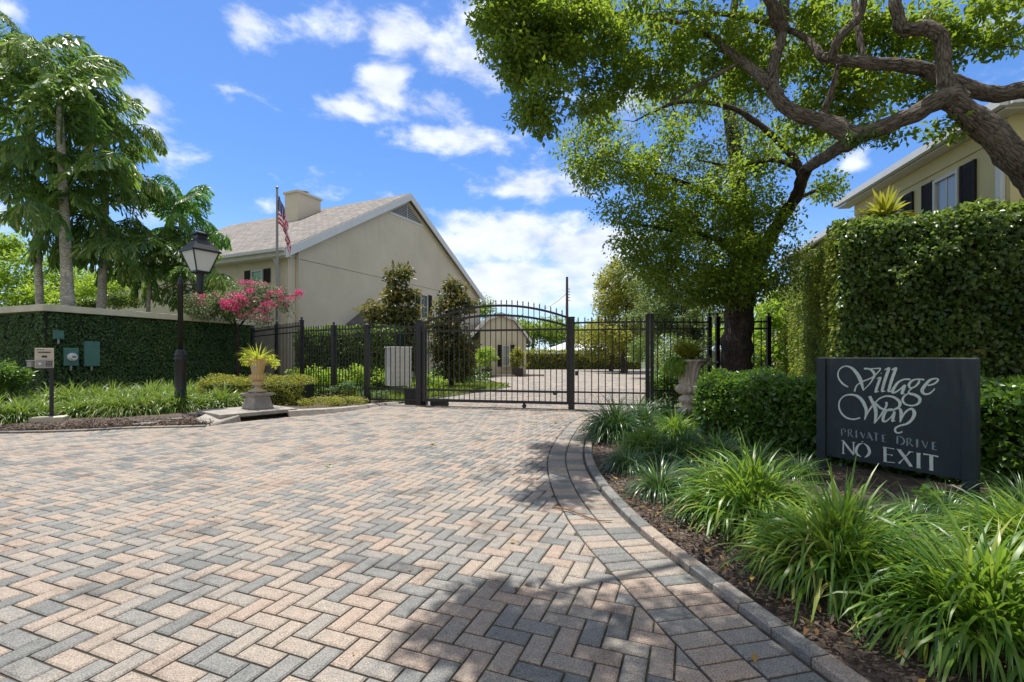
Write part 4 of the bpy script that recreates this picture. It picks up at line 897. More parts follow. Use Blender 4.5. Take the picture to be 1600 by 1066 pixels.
# ------------------------------------------------------------------ clipped hedges
def hedge(name, a, b, thick, h, label, n, mat='leaf_hedge', L=.05, nrm_side=None, cat='hedge', round_=True):
    a, b = np.array((*a, 0.)), np.array((*b, 0.)); e = nrm(b - a); nv_ = np.array([e[1], -e[0], 0]); nv_ = nv_ if nv_[1] < 0 else -nv_; Ln = np.linalg.norm(b - a)
    t_ = thing(name, label, cat, (a + b) / 2); mb_ = MB(); a2, b2 = a + e * .08 - nv_ * .08, b - e * .08 - nv_ * .08
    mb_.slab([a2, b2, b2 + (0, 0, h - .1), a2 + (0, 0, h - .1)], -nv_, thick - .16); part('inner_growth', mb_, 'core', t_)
    A1, A2 = Ln * h, Ln * thick; k = n / (A1 + A2 + thick * h)
    ps = [surf_leaves(a - nv_ * .06 + (0, 0, .03), e * Ln, np.array([0, 0, h]), nv_, int(A1 * k), L, L * .62, .10 + L * .6, .15, 1.1), surf_leaves(a + (0, 0, h - .06), e * Ln, -nv_ * thick, (0, 0, 1), int(A2 * k), L, L * .62, .12 + L * .8, -.3, 1.0),
          surf_leaves(a + e * .05 + (0, 0, .03), -nv_ * thick, np.array([0, 0, h]), -e, int(thick * h * k) + 50, L, L * .62, .10, .15, 1.1)]
    V_, F_ = join(ps); part('leaves', arr_mesh('leaves', V_, F_, 3), mat, t_); return t_
hedge('clipped_hedge', (2.66, 6.75), (5.1, 2.95), .75, .82, 'low clipped hedge of glossy green leaves running behind the sign', 26000, L=.07)
hedge('clipped_hedge', (-7.5, 11.35), (-4.95, 11.3), .8, .62, 'low clipped hedge behind the lamp post at the foot of the ivy wall', 8000, 'leaf_yellow', .045)
hedge('vine_hedge', (-7.4, 16.2), (-3.6, 14.4), .8, 2.05, 'tall dark vine hedge just behind the iron fence on the left', 16000, 'leaf_ivy', .08)
hedge('far_hedge', (1.0, 45.8), (12.5, 45.8), 1.2, 1.65, 'clipped hedge closing the far end of the paved court', 9000, 'leaf_yellow', .14)

# ------------------------------------------------------------------ houses
def wbox(mb_, o, u, v, n, u0, u1, z0_, z1_, d0, d1):
    """box on a wall: u0..u1 along u, z, and depth d0..d1 along the outward normal n"""
    Vs = [o + u * a + n * d_ + np.array([0, 0, z]) for d_ in (d0, d1) for (a, z) in ((u0, z0_), (u1, z0_), (u1, z1_), (u0, z1_))]
    mb_.add(Vs, [(3, 2, 1, 0), (4, 5, 6, 7), (0, 1, 5, 4), (1, 2, 6, 5), (2, 3, 7, 6), (3, 0, 4, 7)]); return mb_
def window(par, o, u, n, u0, u1, za, zb, gl='glass', sh=None, shw=.4, rows=2, cols=2):
    f_ = part('window', wbox(MB(), o, u, None, n, u0 + .05, u1 - .05, za + .05, zb - .05, .004, .02), gl, par)
    mb_ = MB()
    for a, b, c_, d_ in ((u0, u1, za, za + .06), (u0, u1, zb - .06, zb), (u0, u0 + .06, za + .06, zb - .06), (u1 - .06, u1, za + .06, zb - .06)): wbox(mb_, o, u, None, n, a, b, c_, d_, .002, .07)
    part('frame', mb_, 'trim_white', f_)
    mb_ = MB()
    for k in range(1, cols): x = u0 + (u1 - u0) * k / cols; wbox(mb_, o, u, None, n, x - .012, x + .012, za + .06, zb - .06, .021, .032)
    for k in range(1, rows): z = za + (zb - za) * k / rows; wbox(mb_, o, u, None, n, u0 + .06, u1 - .06, z - .018, z + .018, .021, .036)
    part('glazing_bars', mb_, 'trim_white', f_)
    part('sill', wbox(MB(), o, u, None, n, u0 - .04, u1 + .04, za - .07, za - .001, .002, .11), 'trim_white', f_)
    for s_ in (sh or ()):
        a, b = s_; m_ = MB(); wbox(m_, o, u, None, n, a, b, za - .03, zb + .03, .004, .035)
        nsl = int((zb - za) / .055)
        for k in range(nsl): z = za + .03 + k * (zb - za - .06) / nsl; wbox(m_, o, u, None, n, a + .045, b - .045, z, z + .022, .036, .048)
        for x0, x1 in ((a, a + .045), (b - .045, b)): wbox(m_, o, u, None, n, x0 + .001, x1 - .001, za - .028, zb + .028, .036, .052)
        part('shutter', m_, 'shutter', par)
E1 = nrm((.4196, .9077, 0)); E2 = nrm((-.9077, .4196, 0)); HO = np.array([-9.46, 20.0, 0]); Zv = np.array([0, 0, 1.])
GN = -E2; SN = -E1                                  # outward normals of the gable wall and the long side
HL, HW_, ez, pz, pt = 15.0, 16.65, 5.75, 10.45, 8.1
H = thing('gabled_house', 'large beige stucco house with brown shingle roof and broad blank gable', 'house', HO)
def hp(t, s_, z): return HO + E1 * t + E2 * s_ + Zv * z
mb = MB(); mb.slab([hp(0, 0, 0), hp(HW_, 0, 0), hp(HW_, 0, ez - .1), hp(pt, 0, pz - .12), hp(0, 0, ez)], E2, HL); part('wall', mb, 'stucco', H, uv=True)
s1 = (pz - ez) / pt; s2_ = (pz - (ez - .1)) / (HW_ - pt); ov, rk = .35, .28
for (ta, za, tb, zb) in ((-ov, ez - s1 * ov + .1, pt, pz + .1), (HW_ + ov, ez - .1 - s2_ * ov + .1, pt, pz + .1)):
    mb = MB(); p4 = [hp(ta, -rk, za), hp(tb, -rk, zb), hp(tb, HL + .3, zb), hp(ta, HL + .3, za)]; n_ = nrm(np.cross(p4[1] - p4[0], p4[3] - p4[0])); n_ = n_ if n_[2] > 0 else -n_
    mb.slab(p4, n_, .07); part('roof', mb, 'shingle', H, uv=True)
    mb = MB(); a, b = hp(ta, -rk - .03, za), hp(tb, -rk - .03, zb); dz = np.array([0, 0, -.34]); mb.slab([a + Zv * .05, b + Zv * .05, b + dz, a + dz], -E2 * -1, .045); part('rake_board', mb, 'white', H)
    mb = MB(); p5 = [hp(ta, -rk + .02, za - .05), hp(tb, -rk + .02, zb - .05), hp(tb, -.005, zb - .05), hp(ta, -.005, za - .05)]; mb.slab(p5, Zv, -.02); part('soffit', mb, 'trim_white', H)
# eave gutter and fascia on the visible long side
mb = MB(); zf = ez - s1 * ov + .1; mb.slab([hp(-ov, -rk, zf - .24), hp(-ov, HL, zf - .24), hp(-ov, HL, zf + .04), hp(-ov, -rk, zf + .04)], SN, .05); part('fascia', mb, 'trim_white', H)
mb = MB(); mb.beam(hp(-ov - .11, -rk, zf), hp(-ov - .11, HL, zf), .12, .13); part('gutter', mb, 'white', H)
mb = MB(); mb.slab([hp(-ov, -rk, zf - .24), hp(-ov, HL, zf - .24), hp(0, HL, zf - .24), hp(0, -rk, zf - .24)], Zv, -.03); part('soffit', mb, 'trim_white', H)
mb = MB(); mb.beam(hp(-.34, .55, zf - .1), hp(-.07, .55, zf - .55), .10, .08); mb.beam(hp(-.07, .55, zf - .52), hp(-.07, .55, 0), .11, .09); part('downspout', mb, 'white', H)
mb = MB(); mb.beam(hp(.45, -.07, 5.75), hp(.45, -.07, 0), .12, .1); part('wall_pipe', mb, 'stucco', H)
mb = MB(); mb.beam(hp(HW_ + .3, -.2, 5.4), hp(HW_ - .1, -.12, 4.9), .09, .09); mb.beam(hp(HW_ - .12, -.12, 4.95), hp(HW_ - .12, -.12, 0), .1, .1); part('downspout', mb, 'white', H)
part('control_joint', wbox(MB(), HO, E1, None, GN, .1, HW_ - .1, 5.43, 5.455, .001, .006), 'concrete_dark', H)
# louvre vent in the apex
vt = hp(pt, -.012, pz - .42); w_ = 1.55; dv = MB(); vpts = [hp(pt - w_, -.012, pz - .42 - w_ * s1), hp(pt + w_, -.012, pz - .42 - w_ * s2_), vt]
dv.slab(vpts, -E2, .02); vn = part('louvre_vent', dv, 'black_plastic', H)
mb = MB(); mb.beam(vpts[0], vpts[1], .06, .1); mb.beam(vt, (vpts[0] + vpts[1]) / 2, .05, .07)
part('vent_frame', mb, 'white', vn)
mb = MB()
for k in range(1, 9):
    f_ = k / 9; mb.beam(vt * (1 - f_) + vpts[0] * f_ - E2 * .03, vt * (1 - f_) + vpts[1] * f_ - E2 * .03, .02, .025)
part('louvres', mb, 'trim_white', vn)
window(H, HO, E2, SN, 1.5, 2.25, 3.85, 5.0, 'glass_teal', [(1.06, 1.44), (2.31, 2.69)])
window(H, HO, E2, SN, 4.6, 5.35, 3.85, 5.0, 'glass_teal', [(4.16, 4.54), (5.41, 5.79)])
window(H, HO, E1, GN, 9.35, 10.1, 3.5, 5.0, 'glass', [(8.92, 9.3), (10.16, 10.54)])
window(H, HO, E1, GN, 12.9, 13.6, 3.5, 5.0, 'glass', [(12.5, 12.86), (13.65, 14.0)])
window(H, HO, E1, GN, 9.5, 10.3, .9, 2.1, 'glass_blind')
# low hipped porch roof on the gable
pr = MB(); a, b, c_, d_ = hp(3.0, -.01, 2.6), hp(3.2, -1.6, 2.55), hp(8.2, -1.6, 2.55), hp(8.6, -.01, 2.6); r1_, r2_ = hp(4.6, -.01, 3.65), hp(7.2, -.01, 3.65)
pr.add([a, b, c_, d_, r1_, r2_], [(0, 1, 4), (1, 2, 5, 4), (2, 3, 5), (3, 0, 4, 5), (0, 3, 2, 1)]); part('porch_roof', pr, 'shingle_dark', H, uv=True)
mb = MB(); mb.beam(a + Zv * -.1 + E2 * -.03, b - Zv * .1, .06, .18); mb.beam(b - Zv * .1, c_ - Zv * .1, .06, .18); part('porch_fascia', mb, 'white', H)
ch = MB(); co_ = hp(5.5, 5.8, 0)
mb = MB(); mb.slab([co_ + Zv * 7.5, co_ + E1 * 1.7 + Zv * 7.5, co_ + E1 * 1.7 + E2 * 1.05 + Zv * 7.5, co_ + E2 * 1.05 + Zv * 7.5], Zv, 3.25); chm = part('chimney', mb, 'stucco', H, uv=True)
q0 = co_ - E1 * .08 - E2 * .08 + Zv * 10.75; mb = MB(); mb.slab([q0, q0 + E1 * 1.86, q0 + E1 * 1.86 + E2 * 1.21, q0 + E2 * 1.21], Zv, .12); part('chimney_cap', mb, 'stucco', chm)
q1 = co_ + E1 * .85 + E2 * .5 + Zv * 10.87; mb = MB(); mb.lathe(q1, [(.28, 0), (.22, .06), (.20, .14), (.34, .17), (.34, .22), (.12, .30)], 16); part('flue', mb, 'grey_metal', chm)

# small wing at the far right of the house
WO = np.array([-2.05, 30.0, 0]); w2 = thing('garage_wing', 'low cream building with clipped gable seen through the gate arch', 'building', WO); SE = nrm((.985, .17, 0)); SB = np.array([-SE[1], SE[0], 0]); NN = -SB
def sp3(u, v, z): return WO + SE * u + SB * v + Zv * z
mb = MB(); mb.slab([sp3(0, 0, 0), sp3(3.0, 0, 0), sp3(3.0, 0, 2.45), sp3(2.15, 0, 3.55), sp3(1.35, 0, 3.85), sp3(.6, 0, 3.55), sp3(0, 0, 2.9)], SB, 8); part('wall', mb, 'stucco', w2)
rp = [(-.9, 2.2), (.55, 3.68), (1.35, 3.98), (2.2, 3.68), (3.35, 2.2)]
for (ua, za), (ub_, zb) in zip(rp[:-1], rp[1:]):
    mb = MB(); mb.slab([sp3(ua, -.15, za), sp3(ub_, -.15, zb), sp3(ub_, 8, zb), sp3(ua, 8, za)], Zv, .08); part('roof', mb, 'shingle', w2, uv=True)
    mb = MB(); mb.slab([sp3(ua, -.17, za + .06), sp3(ub_, -.17, zb + .06), sp3(ub_, -.17, zb - .16), sp3(ua, -.17, za - .16)], NN, .03); part('rake_board', mb, 'white', w2)
window(w2, WO, SE, NN, 1.45, 1.95, .62, 1.95, 'glass_blind', [(1.15, 1.42), (1.98, 2.25)], cols=1)
def patio(name, g, mat_l, label, h, rr):
    t_ = thing(name, label, 'planter', g); mb_ = MB(); mb_.box(g, (.55, .55, .5), (1, .1), taper=(1.15, 1.15)); part('pot', mb_, 'terracotta', t_, bevel=.02)
    C_ = g + np.column_stack([rng.normal(0, rr, 40), rng.normal(0, rr, 40), .6 + rng.random(40) * h]); V_, F_ = clump_leaves(C_, .2, 30, .17, .08, .2); part('foliage', arr_mesh('foliage', V_, F_, 3), mat_l, t_)
patio('potted_plant', np.array([-1.5, 28.2, 0]), 'leaf_bright', 'leafy pale green plant in dark pot left of the small window', 1.1, .32)
patio('potted_shrub', np.array([.35, 29.4, 0]), 'leaf_yellow', 'upright olive shrub in square dark planter right of the small window', 1.2, .22)
mb = MB(); mb.box((-.7, 28.9, 0), (1.8, .25, .12), (.98, .15)); mb.box((1.3, 29.6, 0), (1.4, .25, .12), (.99, .1)); props(part('parking_kerb', mb, 'concrete'), kind='structure')

# yellow house on the right
YE = nrm((.164, .986, 0)); YO = np.array([8.70, 8.27, 0]); YN = np.array([-YE[1], YE[0], 0]); YR = -YN
Y_ = thing('yellow_house', 'yellow stucco house with black shutters rising above the ivy wall', 'house', YO)
def yp(k, r_, z): return YO + YE * k + YR * r_ + Zv * z
mb = MB(); mb.slab([yp(0, 0, 0), yp(4.9, 0, 0), yp(4.9, 9, 0), yp(0, 9, 0)], Zv, 5.45); part('wall', mb, 'stucco_yellow', Y_, uv=True)
oz = 5.42; o2 = .3
mb = MB(); A4 = [yp(-o2, -o2, oz + .15), yp(4.9 + o2, -o2, oz + .15), yp(4.9 + o2, 9, oz + .15), yp(-o2, 9, oz + .15)]; rg0, rg1 = yp(2.2, 3.0, oz + 1.6), yp(2.7, 7, oz + 1.6)
mb.add(A4 + [rg0, rg1], [(0, 1, 4), (1, 2, 5, 4), (2, 3, 5), (3, 0, 4, 5), (3, 2, 1, 0)]); part('roof', mb, 'shingle', Y_, uv=True)
mb = MB(); mb.slab([yp(-o2, -o2, oz - .02), yp(4.9 + o2, -o2, oz - .02), yp(4.9 + o2, -.003, oz - .02), yp(-o2, -.003, oz - .02)], Zv, .03); mb.slab([yp(-o2, -o2 - .0, oz + .012), yp(-.003, -.0, oz + .012), yp(-.003, 9, oz + .012), yp(-o2, 9, oz + .012)], Zv, .03); part('soffit', mb, 'trim_white', Y_)
mb = MB(); mb.beam(yp(-o2 - .06, -o2 - .06, oz + .10), yp(4.9 + o2, -o2 - .06, oz + .10), .13, .15); mb.beam(yp(-o2 - .06, -o2 + .02, oz + .10), yp(-o2 - .06, 9, oz + .10), .13, .15); part('gutter', mb, 'white', Y_)
part('frieze_board', wbox(MB(), YO, YE, None, YN, .0, 4.9, 5.1, 5.39, .001, .03), 'stucco_yellow', Y_)
mb = MB(); mb.beam(yp(.12, -.06, 5.3), yp(.12, -.06, 0), .09, .09); part('downspout', mb, 'white', Y_)
window(Y_, YO, YE, YN, 1.11, 1.80, 3.55, 4.93, 'glass_blind', [(.72, 1.09), (1.83, 2.18)], rows=2)
window(Y_, YO, YE, YN, 2.92, 3.5, 3.55, 4.93, 'glass_blind', [(2.49, 2.87), (3.55, 3.9)], rows=2)
for k, (g0_, dr_, ln_, lb) in enumerate([((10.95, 15.4), (.247, .97), 6.0, 'rear wing of the yellow house with pale eave beyond the ivy wall'), ((14.6, 24.5), (.35, .94), 13, 'distant house with pale shingle roof between the oak trunk and ivy wall')]):
    o_ = np.array([*g0_, 0.]); d_ = nrm((*dr_, 0)); r_ = np.array([d_[1], -d_[0], 0]); t_ = thing('house_wing', lb, 'house', o_)
    mb = MB(); mb.slab([o_, o_ + d_ * ln_, o_ + d_ * ln_ + r_ * 7, o_ + r_ * 7], Zv, 5.4 if k == 0 else 4.9); part('wall', mb, 'stucco_yellow', t_)
    ez_ = 5.4 if k == 0 else 4.9; b4 = [o_ - d_ * .3 - r_ * .35, o_ + d_ * (ln_ + .3) - r_ * .35, o_ + d_ * (ln_ + .3) + r_ * 7, o_ - d_ * .3 + r_ * 7]; mb = MB(); mb.add([p + Zv * (ez_ + .1) for p in b4] + [o_ + d_ * 2 + r_ * 3.5 + Zv * (ez_ + 2.0), o_ + d_ * (ln_ - 2) + r_ * 3.5 + Zv * (ez_ + 2.0)], [(0, 1, 5, 4), (1, 2, 5), (2, 3, 4, 5), (3, 0, 4), (3, 2, 1, 0)]); part('roof', mb, 'shingle', t_, uv=True)
    mb = MB(); mb.beam(b4[0] - r_ * .06 + Zv * (ez_ + .05), b4[1] - r_ * .06 + Zv * (ez_ + .05), .12, .2); part('gutter', mb, 'white', t_)

# ------------------------------------------------------------------ flag, utility pole, tent, car
fp = P(433, 558, 16.2); FPo = thing('flagpole', 'slim silver flagpole standing behind the bougainvillea', 'flagpole', (fp[0], fp[1], 0))
mb = MB(); mb.tube([(fp[0], fp[1], 0), (fp[0], fp[1], 6.95)], [.06, .035], 10); part('pole', mb, 'grey_metal', FPo)
mb = MB(); mb.lathe((fp[0], fp[1], 6.95), [(.02, 0), (.05, .03), (.05, .06), (.01, .1)], 10); part('finial', mb, 'grey_metal', FPo)
nu, nv2 = 40, 26; V = np.zeros((nu * nv2, 3)); UV = np.zeros((nu * nv2, 2))
for i in range(nu):
    for j in range(nv2):
        u, v = i / (nu - 1), j / (nv2 - 1); k = i * nv2 + j
        fold = .085 * math.sin(u * 15 + v * 2.2) * min(1, u * 5); V[k] = (fp[0] + .04 + .50 * u ** .8 - .20 * u * u + .10 * (1 - v) * u + .05 * math.sin(v * 9 + u * 5) * u, fp[1] - .02 + fold + .03 * math.sin(v * 7), 6.72 - (1 - v) * (.95 - .15 * u) - 1.28 * u ** 1.15); UV[k] = (u, v)
Fq = np.array([(i * nv2 + j, (i + 1) * nv2 + j, (i + 1) * nv2 + j + 1, i * nv2 + j + 1) for i in range(nu - 1) for j in range(nv2 - 1)])
me = arr_mesh('flag', V, Fq, 4, True); uvl = me.uv_layers.new(name='uv'); uvl.data.foreach_set('uv', UV[Fq.ravel()].astype(np.float32).ravel())
props(part('flag', me, 'flag'), 'red white and blue striped flag hanging limp from the flagpole', 'flag')
pp = P(886, 558, 50); up_ = thing('utility_pole', 'dark wooden utility pole rising beyond the court', 'utility pole', (pp[0], pp[1], 0))
mb = MB(); mb.tube([(pp[0], pp[1], 0), (pp[0], pp[1], 9.65)], [.19, .13], 10); part('pole', mb, 'wood_pole', up_)
mb = MB()
for k in range(5): mb.beam((pp[0], pp[1], 7.2 + k * .3), (pp[0] + .32, pp[1] - .1, 7.15 + k * .3), .07, .06)
part('bracket', mb, 'iron', up_)
a, b = np.array([pp[0], pp[1], 7.95]), P(846, 484, 72); mb = MB(); mb.tube([a * (1 - t) + b * t - Zv * 1.1 * 4 * t * (1 - t) * .25 for t in np.linspace(0, 1.25, 16)], .028, 4); part('wire', mb, 'iron', up_)
tp = np.array([6.8, 52.0, 0]); tn = thing('canopy_tent', 'pale grey peaked canopy behind the far hedge', 'tent', tp)
mb = MB(); mb.add([tp + np.array(q_) for q_ in ((-3.8, -2.5, 1.75), (3.6, -2.5, 1.75), (3.6, 3, 1.75), (-3.8, 3, 1.75), (.0, .2, 3.15), (.6, .2, 3.12))], [(0, 1, 5, 4), (1, 2, 5), (2, 3, 4, 5), (3, 0, 4), (3, 2, 1, 0)]); part('canopy', mb, 'tent', tn)
for a_, b_ in ((-3.7, -2.4), (3.5, -2.4), (3.5, 2.9), (-3.7, 2.9)):
    mb = MB(); mb.tube([tp + np.array([a_, b_, 0]), tp + np.array([a_, b_, 1.76])], .05, 6); part('leg', mb, 'white', tn)
cp = np.array([9.9, 21.8, 0]); cr_ = thing('parked_car', 'white car glimpsed between the fence post and the oak trunk', 'car', cp); cx_a, cy_a = np.array([1., .12, 0]), np.array([-.12, 1, 0])
def carsec(prof, wd): return prof
body = [(-2.2, .3), (2.2, .3), (2.25, .6), (2.1, .82), (1.1, .95), (-1.6, .98), (-2.2, .85)]
mb = MB(); mb.slab([cp + cx_a * x + cy_a * -.88 + Zv * z for x, z in body], cy_a, 1.76); part('body', mb, 'car_paint', cr_, bevel=.06)
cab = [(-1.75, .97), (1.05, .94), (.35, 1.42), (-1.1, 1.45)]
mb = MB(); mb.slab([cp + cx_a * x + cy_a * -.74 + Zv * z for x, z in cab], cy_a, 1.48); part('window_glass', mb, 'glass', cr_, bevel=.04)
mb = MB(); mb.slab([cp + cx_a * x + cy_a * -.72 + Zv * z for x, z in ((.3, 1.425), (-1.12, 1.455), (-1.05, 1.49), (.22, 1.46))], cy_a, 1.44); part('roof', mb, 'car_paint', cr_)
for x in (-1.4, 1.4):
    for s_ in (-.8, .62):
        mb = MB(); q_ = cp + cx_a * x + cy_a * s_ + Zv * .32; mb.tube([q_ - cy_a * .0, q_ + cy_a * .2], .32, 20); wh = part('wheel', mb, 'tyre', cr_)
        mb = MB(); mb.tube([q_ - cy_a * .01, q_ + cy_a * .21], .19, 14); part('rim', mb, 'grey_metal', wh)

# ------------------------------------------------------------------ trees
def limb_mesh(limbs, seg=14, bumps=.28):
    mb_ = MB(); samples = []
    for pts, r0_, r1_ in limbs:
        c = catmull(pts, 7); n = len(c)
        if hasattr(r0_, '__len__'): rad = list(np.interp(np.linspace(0, 1, n), np.linspace(0, 1, len(r0_)), r0_))
        else: rad = list(np.linspace(r0_, r1_, n))
        mb_.tube(c, rad, seg if max(rad) > .05 else 8, bumps)
        samples += [(p, r) for p, r in zip(c, rad)]
    return mb_, samples
def twigs(mb_, samples, centres, r=.012, frac=1.0, far_=2.6):
    """each spray hangs on the nearest limb or earlier twig, so the twigs branch outwards"""
    S = [s_[0] for s_ in samples]; Rr = [s_[1] for s_ in samples]; A = np.array(S)
    order = sorted(range(len(centres)), key=lambda k: float(np.min(np.linalg.norm(A - centres[k], axis=1))))
    for k in order:
        c = centres[k]
        if random.random() > frac: continue
        d_ = np.linalg.norm(A - c, axis=1); i = int(np.argmin(d_)); a = A[i]; L = d_[i]
        if L > far_ or L < .03: continue
        m1 = a * .5 + c * .5 + rng.normal(0, .07 * L + .008, 3) + np.array([0, 0, .10 * L]); rr = min(Rr[i] * .7, r * .55 + .006 * L)
        pts = catmull([a, m1, c], 3); rad = list(np.linspace(rr, max(.0025, rr * .45), len(pts))); mb_.tube(pts, rad, 5, cap=False)
        A = np.concatenate([A, np.array(pts[2:])]); Rr += rad[2:]
def blob(px, py, rx, ry, Y, dY, n, rs=None):
    """n spray centres through a rounded volume: seen centre, half widths in photo pixels, distance, half depth in metres"""
    c = P(px, py, Y); k = Y / F; v = rvec(n) * (rng.random((n, 1)) ** .42); return c + v * np.array([rx * k, dY, ry * k])
# near oak (right): trunk stands outside the frame, limbs reach over the drive
def B(px, py, Y): return P(px, py, Y)
oakR = thing('oak_tree', 'big live oak at the right whose thick limbs arch over the drive', 'tree', (7.2, 4.9, 0))
J = B(1480, 152, 4.9)
limbs = [
 ([(7.25, 4.9, -.1), (7.2, 4.9, .6), B(1790, 470, 4.9), B(1700, 370, 4.9), B(1600, 262, 4.9), B(1540, 200, 4.9), J], [.36, .27, .20, .16, .135, .125, .10], 0),
 ([B(1500, 158, 4.9), J, B(1420, 182, 5.0), B(1340, 215, 5.2)], [.10, .10, .088, .08], 0),
 ([B(1340, 215, 5.2), B(1300, 195, 5.3), B(1245, 178, 5.4), B(1213, 150, 5.5), B(1207, 110, 5.6), B(1222, 50, 5.7), B(1228, -40, 5.8), B(1240, -190, 5.9)], [.10, .085, .08, .072, .065, .06, .055, .05], 0),
 ([B(1340, 215, 5.2), B(1305, 235, 5.6), B(1265, 262, 6.4)], .09, .055),
 ([B(1645, 150, 5.0), B(1600, 142, 5.0), B(1550, 148, 5.0), B(1490, 128, 5.05), B(1430, 105, 5.1), B(1350, 98, 5.2), B(1285, 90, 5.4)], [.085, .083, .08, .075, .068, .06, .05], 0),
 ([(7.2, 4.9, .9), (7.5, 5.1, 2.4), (6.6, 5.05, 3.8), B(1645, 150, 5.0)], [.25, .2, .15, .125], 0),
 ([J, B(1476, 110, 4.9), B(1470, 60, 4.9), B(1445, 44, 4.95), B(1412, 46, 5.0), B(1400, 10, 5.0), B(1392, -60, 5.1)], [.09, .07, .065, .068, .062, .055, .05], 0),
 ([B(1285, 90, 5.4), B(1260, 60, 5.6), B(1225, 45, 5.8), B(1150, 25, 6.2), B(1060, 20, 6.6), B(950, 30, 7.0)], [.05, .04, .035, .03, .025, .012], 0),
 ([B(1350, 98, 5.2), B(1340, 40, 5.3), B(1330, -30, 5.4)], .035, .025),
 ([B(1300, 92, 5.3), B(1310, 60, 5.2), B(1345, 20, 5.2), B(1350, -50, 5.1)], .05, .035),
 ([B(1207, 135, 5.5), B(1160, 95, 5.9), B(1140, 80, 6.1), B(1090, 45, 6.5), B(1020, 28, 6.9), B(930, 22, 7.2), B(860, 40, 7.4)], [.06, .055, .05, .045, .035, .028, .012], 0),
 ([(1.6, 4.6, 5.6), (.6, 5.6, 6.3), (-.3, 6.6, 6.9), (-.2, 7.8, 7.6), (.2, 8.5, 8.2)], [.05, .04, .03, .025, .012], 0),
 ([B(1285, 180, 5.35), B(1300, 140, 5.2), B(1310, 100, 5.1)], .04, .02),
 ([B(1222, 50, 5.7), B(1180, -40, 5.2), (1.6, 4.6, 5.6), (.2, 3.9, 5.9), (-1.2, 3.3, 6.0)], [.07, .06, .05, .04, .02], 0),
 ([B(1392, -60, 5.1), (3.4, 4.4, 5.8), (2.2, 3.4, 6.2), (.8, 2.6, 6.3)], [.06, .05, .04, .02], 0),
 ([(7.2, 4.9, 1.2), (7.4, 4.2, 3.4), (7.4, 3.4, 5.0), (7.0, 2.2, 6.2)], [.2, .15, .1, .05], 0),
 ([B(1160, 95, 5.9), B(1080, 140, 6.2), B(1040, 165, 6.5)], .025, .012),
]
mbR, smp = limb_mesh(limbs)
near = [(790, 30, 50, 50, 6.2, .5, 40), (815, 95, 42, 50, 6.1, .5, 34), (845, 160, 42, 40, 6.0, .45, 22), (875, 75, 60, 60, 6.3, .6, 48), (900, 30, 60, 45, 6.4, .7, 34), (955, 110, 55, 55, 6.4, .6, 26), (925, 175, 28, 28, 6.2, .3, 6), (975, 40, 60, 45, 6.5, .7, 28),
        (1020, 110, 45, 36, 6.5, .5, 12), (1255, 75, 60, 45, 6.4, .5, 14), (1330, 60, 55, 40, 6.2, .5, 12), (1410, 140, 55, 30, 6.0, .5, 12), (1300, 190, 60, 30, 6.3, .4, 10), (1450, 60, 40, 40, 5.9, .4, 8), (1150, 110, 50, 40, 6.6, .5, 18), (860, 45, 80, 60, 6.4, .6, 20), (1090, 50, 70, 50, 6.4, .8, 26), (1080, 110, 60, 45, 6.4, .6, 12), (1170, 30, 60, 40, 6.0, .7, 14), (1280, 40, 50, 50, 5.8, .7, 12),
        (1330, 150, 55, 35, 5.9, .6, 12), (1290, 165, 60, 50, 6.2, .6, 12), (1370, 45, 60, 50, 5.7, .7, 18), (1430, 90, 50, 50, 5.8, .6, 11), (1320, 110, 70, 40, 6.1, .7, 12), (1480, 30, 60, 30, 5.6, .6, 10),
        (1560, 20, 50, 25, 5.4, .5, 8), (1590, 35, 30, 25, 5.2, .3, 4), (1530, 70, 40, 25, 5.5, .3, 5), (1480, 205, 20, 12, 5.0, .2, 2), (1385, 190, 50, 20, 5.3, .3, 4), (1190, 120, 50, 60, 6.2, .6, 10), (1250, 120, 40, 50, 6.2, .5, 6),
        (780, 20, 30, 40, 6.9, .5, 12), (1000, -50, 260, 40, 6.4, .8, 26)]
cen = np.concatenate([blob(*b_) for b_ in near])
over = np.concatenate([np.array([x, y, z]) + rvec(n) * (rng.random((n, 1)) ** .4) * np.array([rx, ry, rz]) for (x, y, z, rx, ry, rz, n) in
    [(-.95, 3.1, 5.9, .38, .42, .3, 30), (-.3, 2.95, 6.1, .62, .5, .35, 44), (.35, 2.6, 6.2, .55, .4, .35, 26), (.4, 3.5, 6.3, .5, .5, .3, 12), (2.5, 5.45, 6.3, .6, .7, .3, 54), (4.4, 3.2, 6.4, .9, 1.0, .6, 7), (5.9, 3.0, 6.6, 1.3, 1.2, .7, 8), (4.6, 4.2, 6.9, 1.2, .6, .5, 8),
     (-.55, 5.3, 6.3, .35, .5, .3, 26), (-.55, 6.5, 6.9, .35, .45, .3, 26), (-.5, 7.5, 7.45, .4, .45, .3, 26), (.1, 8.4, 8.2, .6, .5, .3, 26)]])
cen = np.concatenate([cen, over])
twigs(mbR, smp, cen, .009)
part('trunk', mbR, 'bark', oakR, smooth=True)
V, Fc = clump_leaves(cen, .20, 84, .074, .038, .35); part('crown', arr_mesh('crown', V, Fc, 3), 'leaf_oak', oakR)
fern_c = [B(1345, 222, 5.15), B(1360, 208, 5.1), B(1330, 215, 5.15)]
V, Fc = clump_leaves(np.array(fern_c), .09, 120, .05, .012, .4); part('resurrection_fern', arr_mesh('resurrection_fern', V, Fc, 3), 'leaf_hedge', oakR)

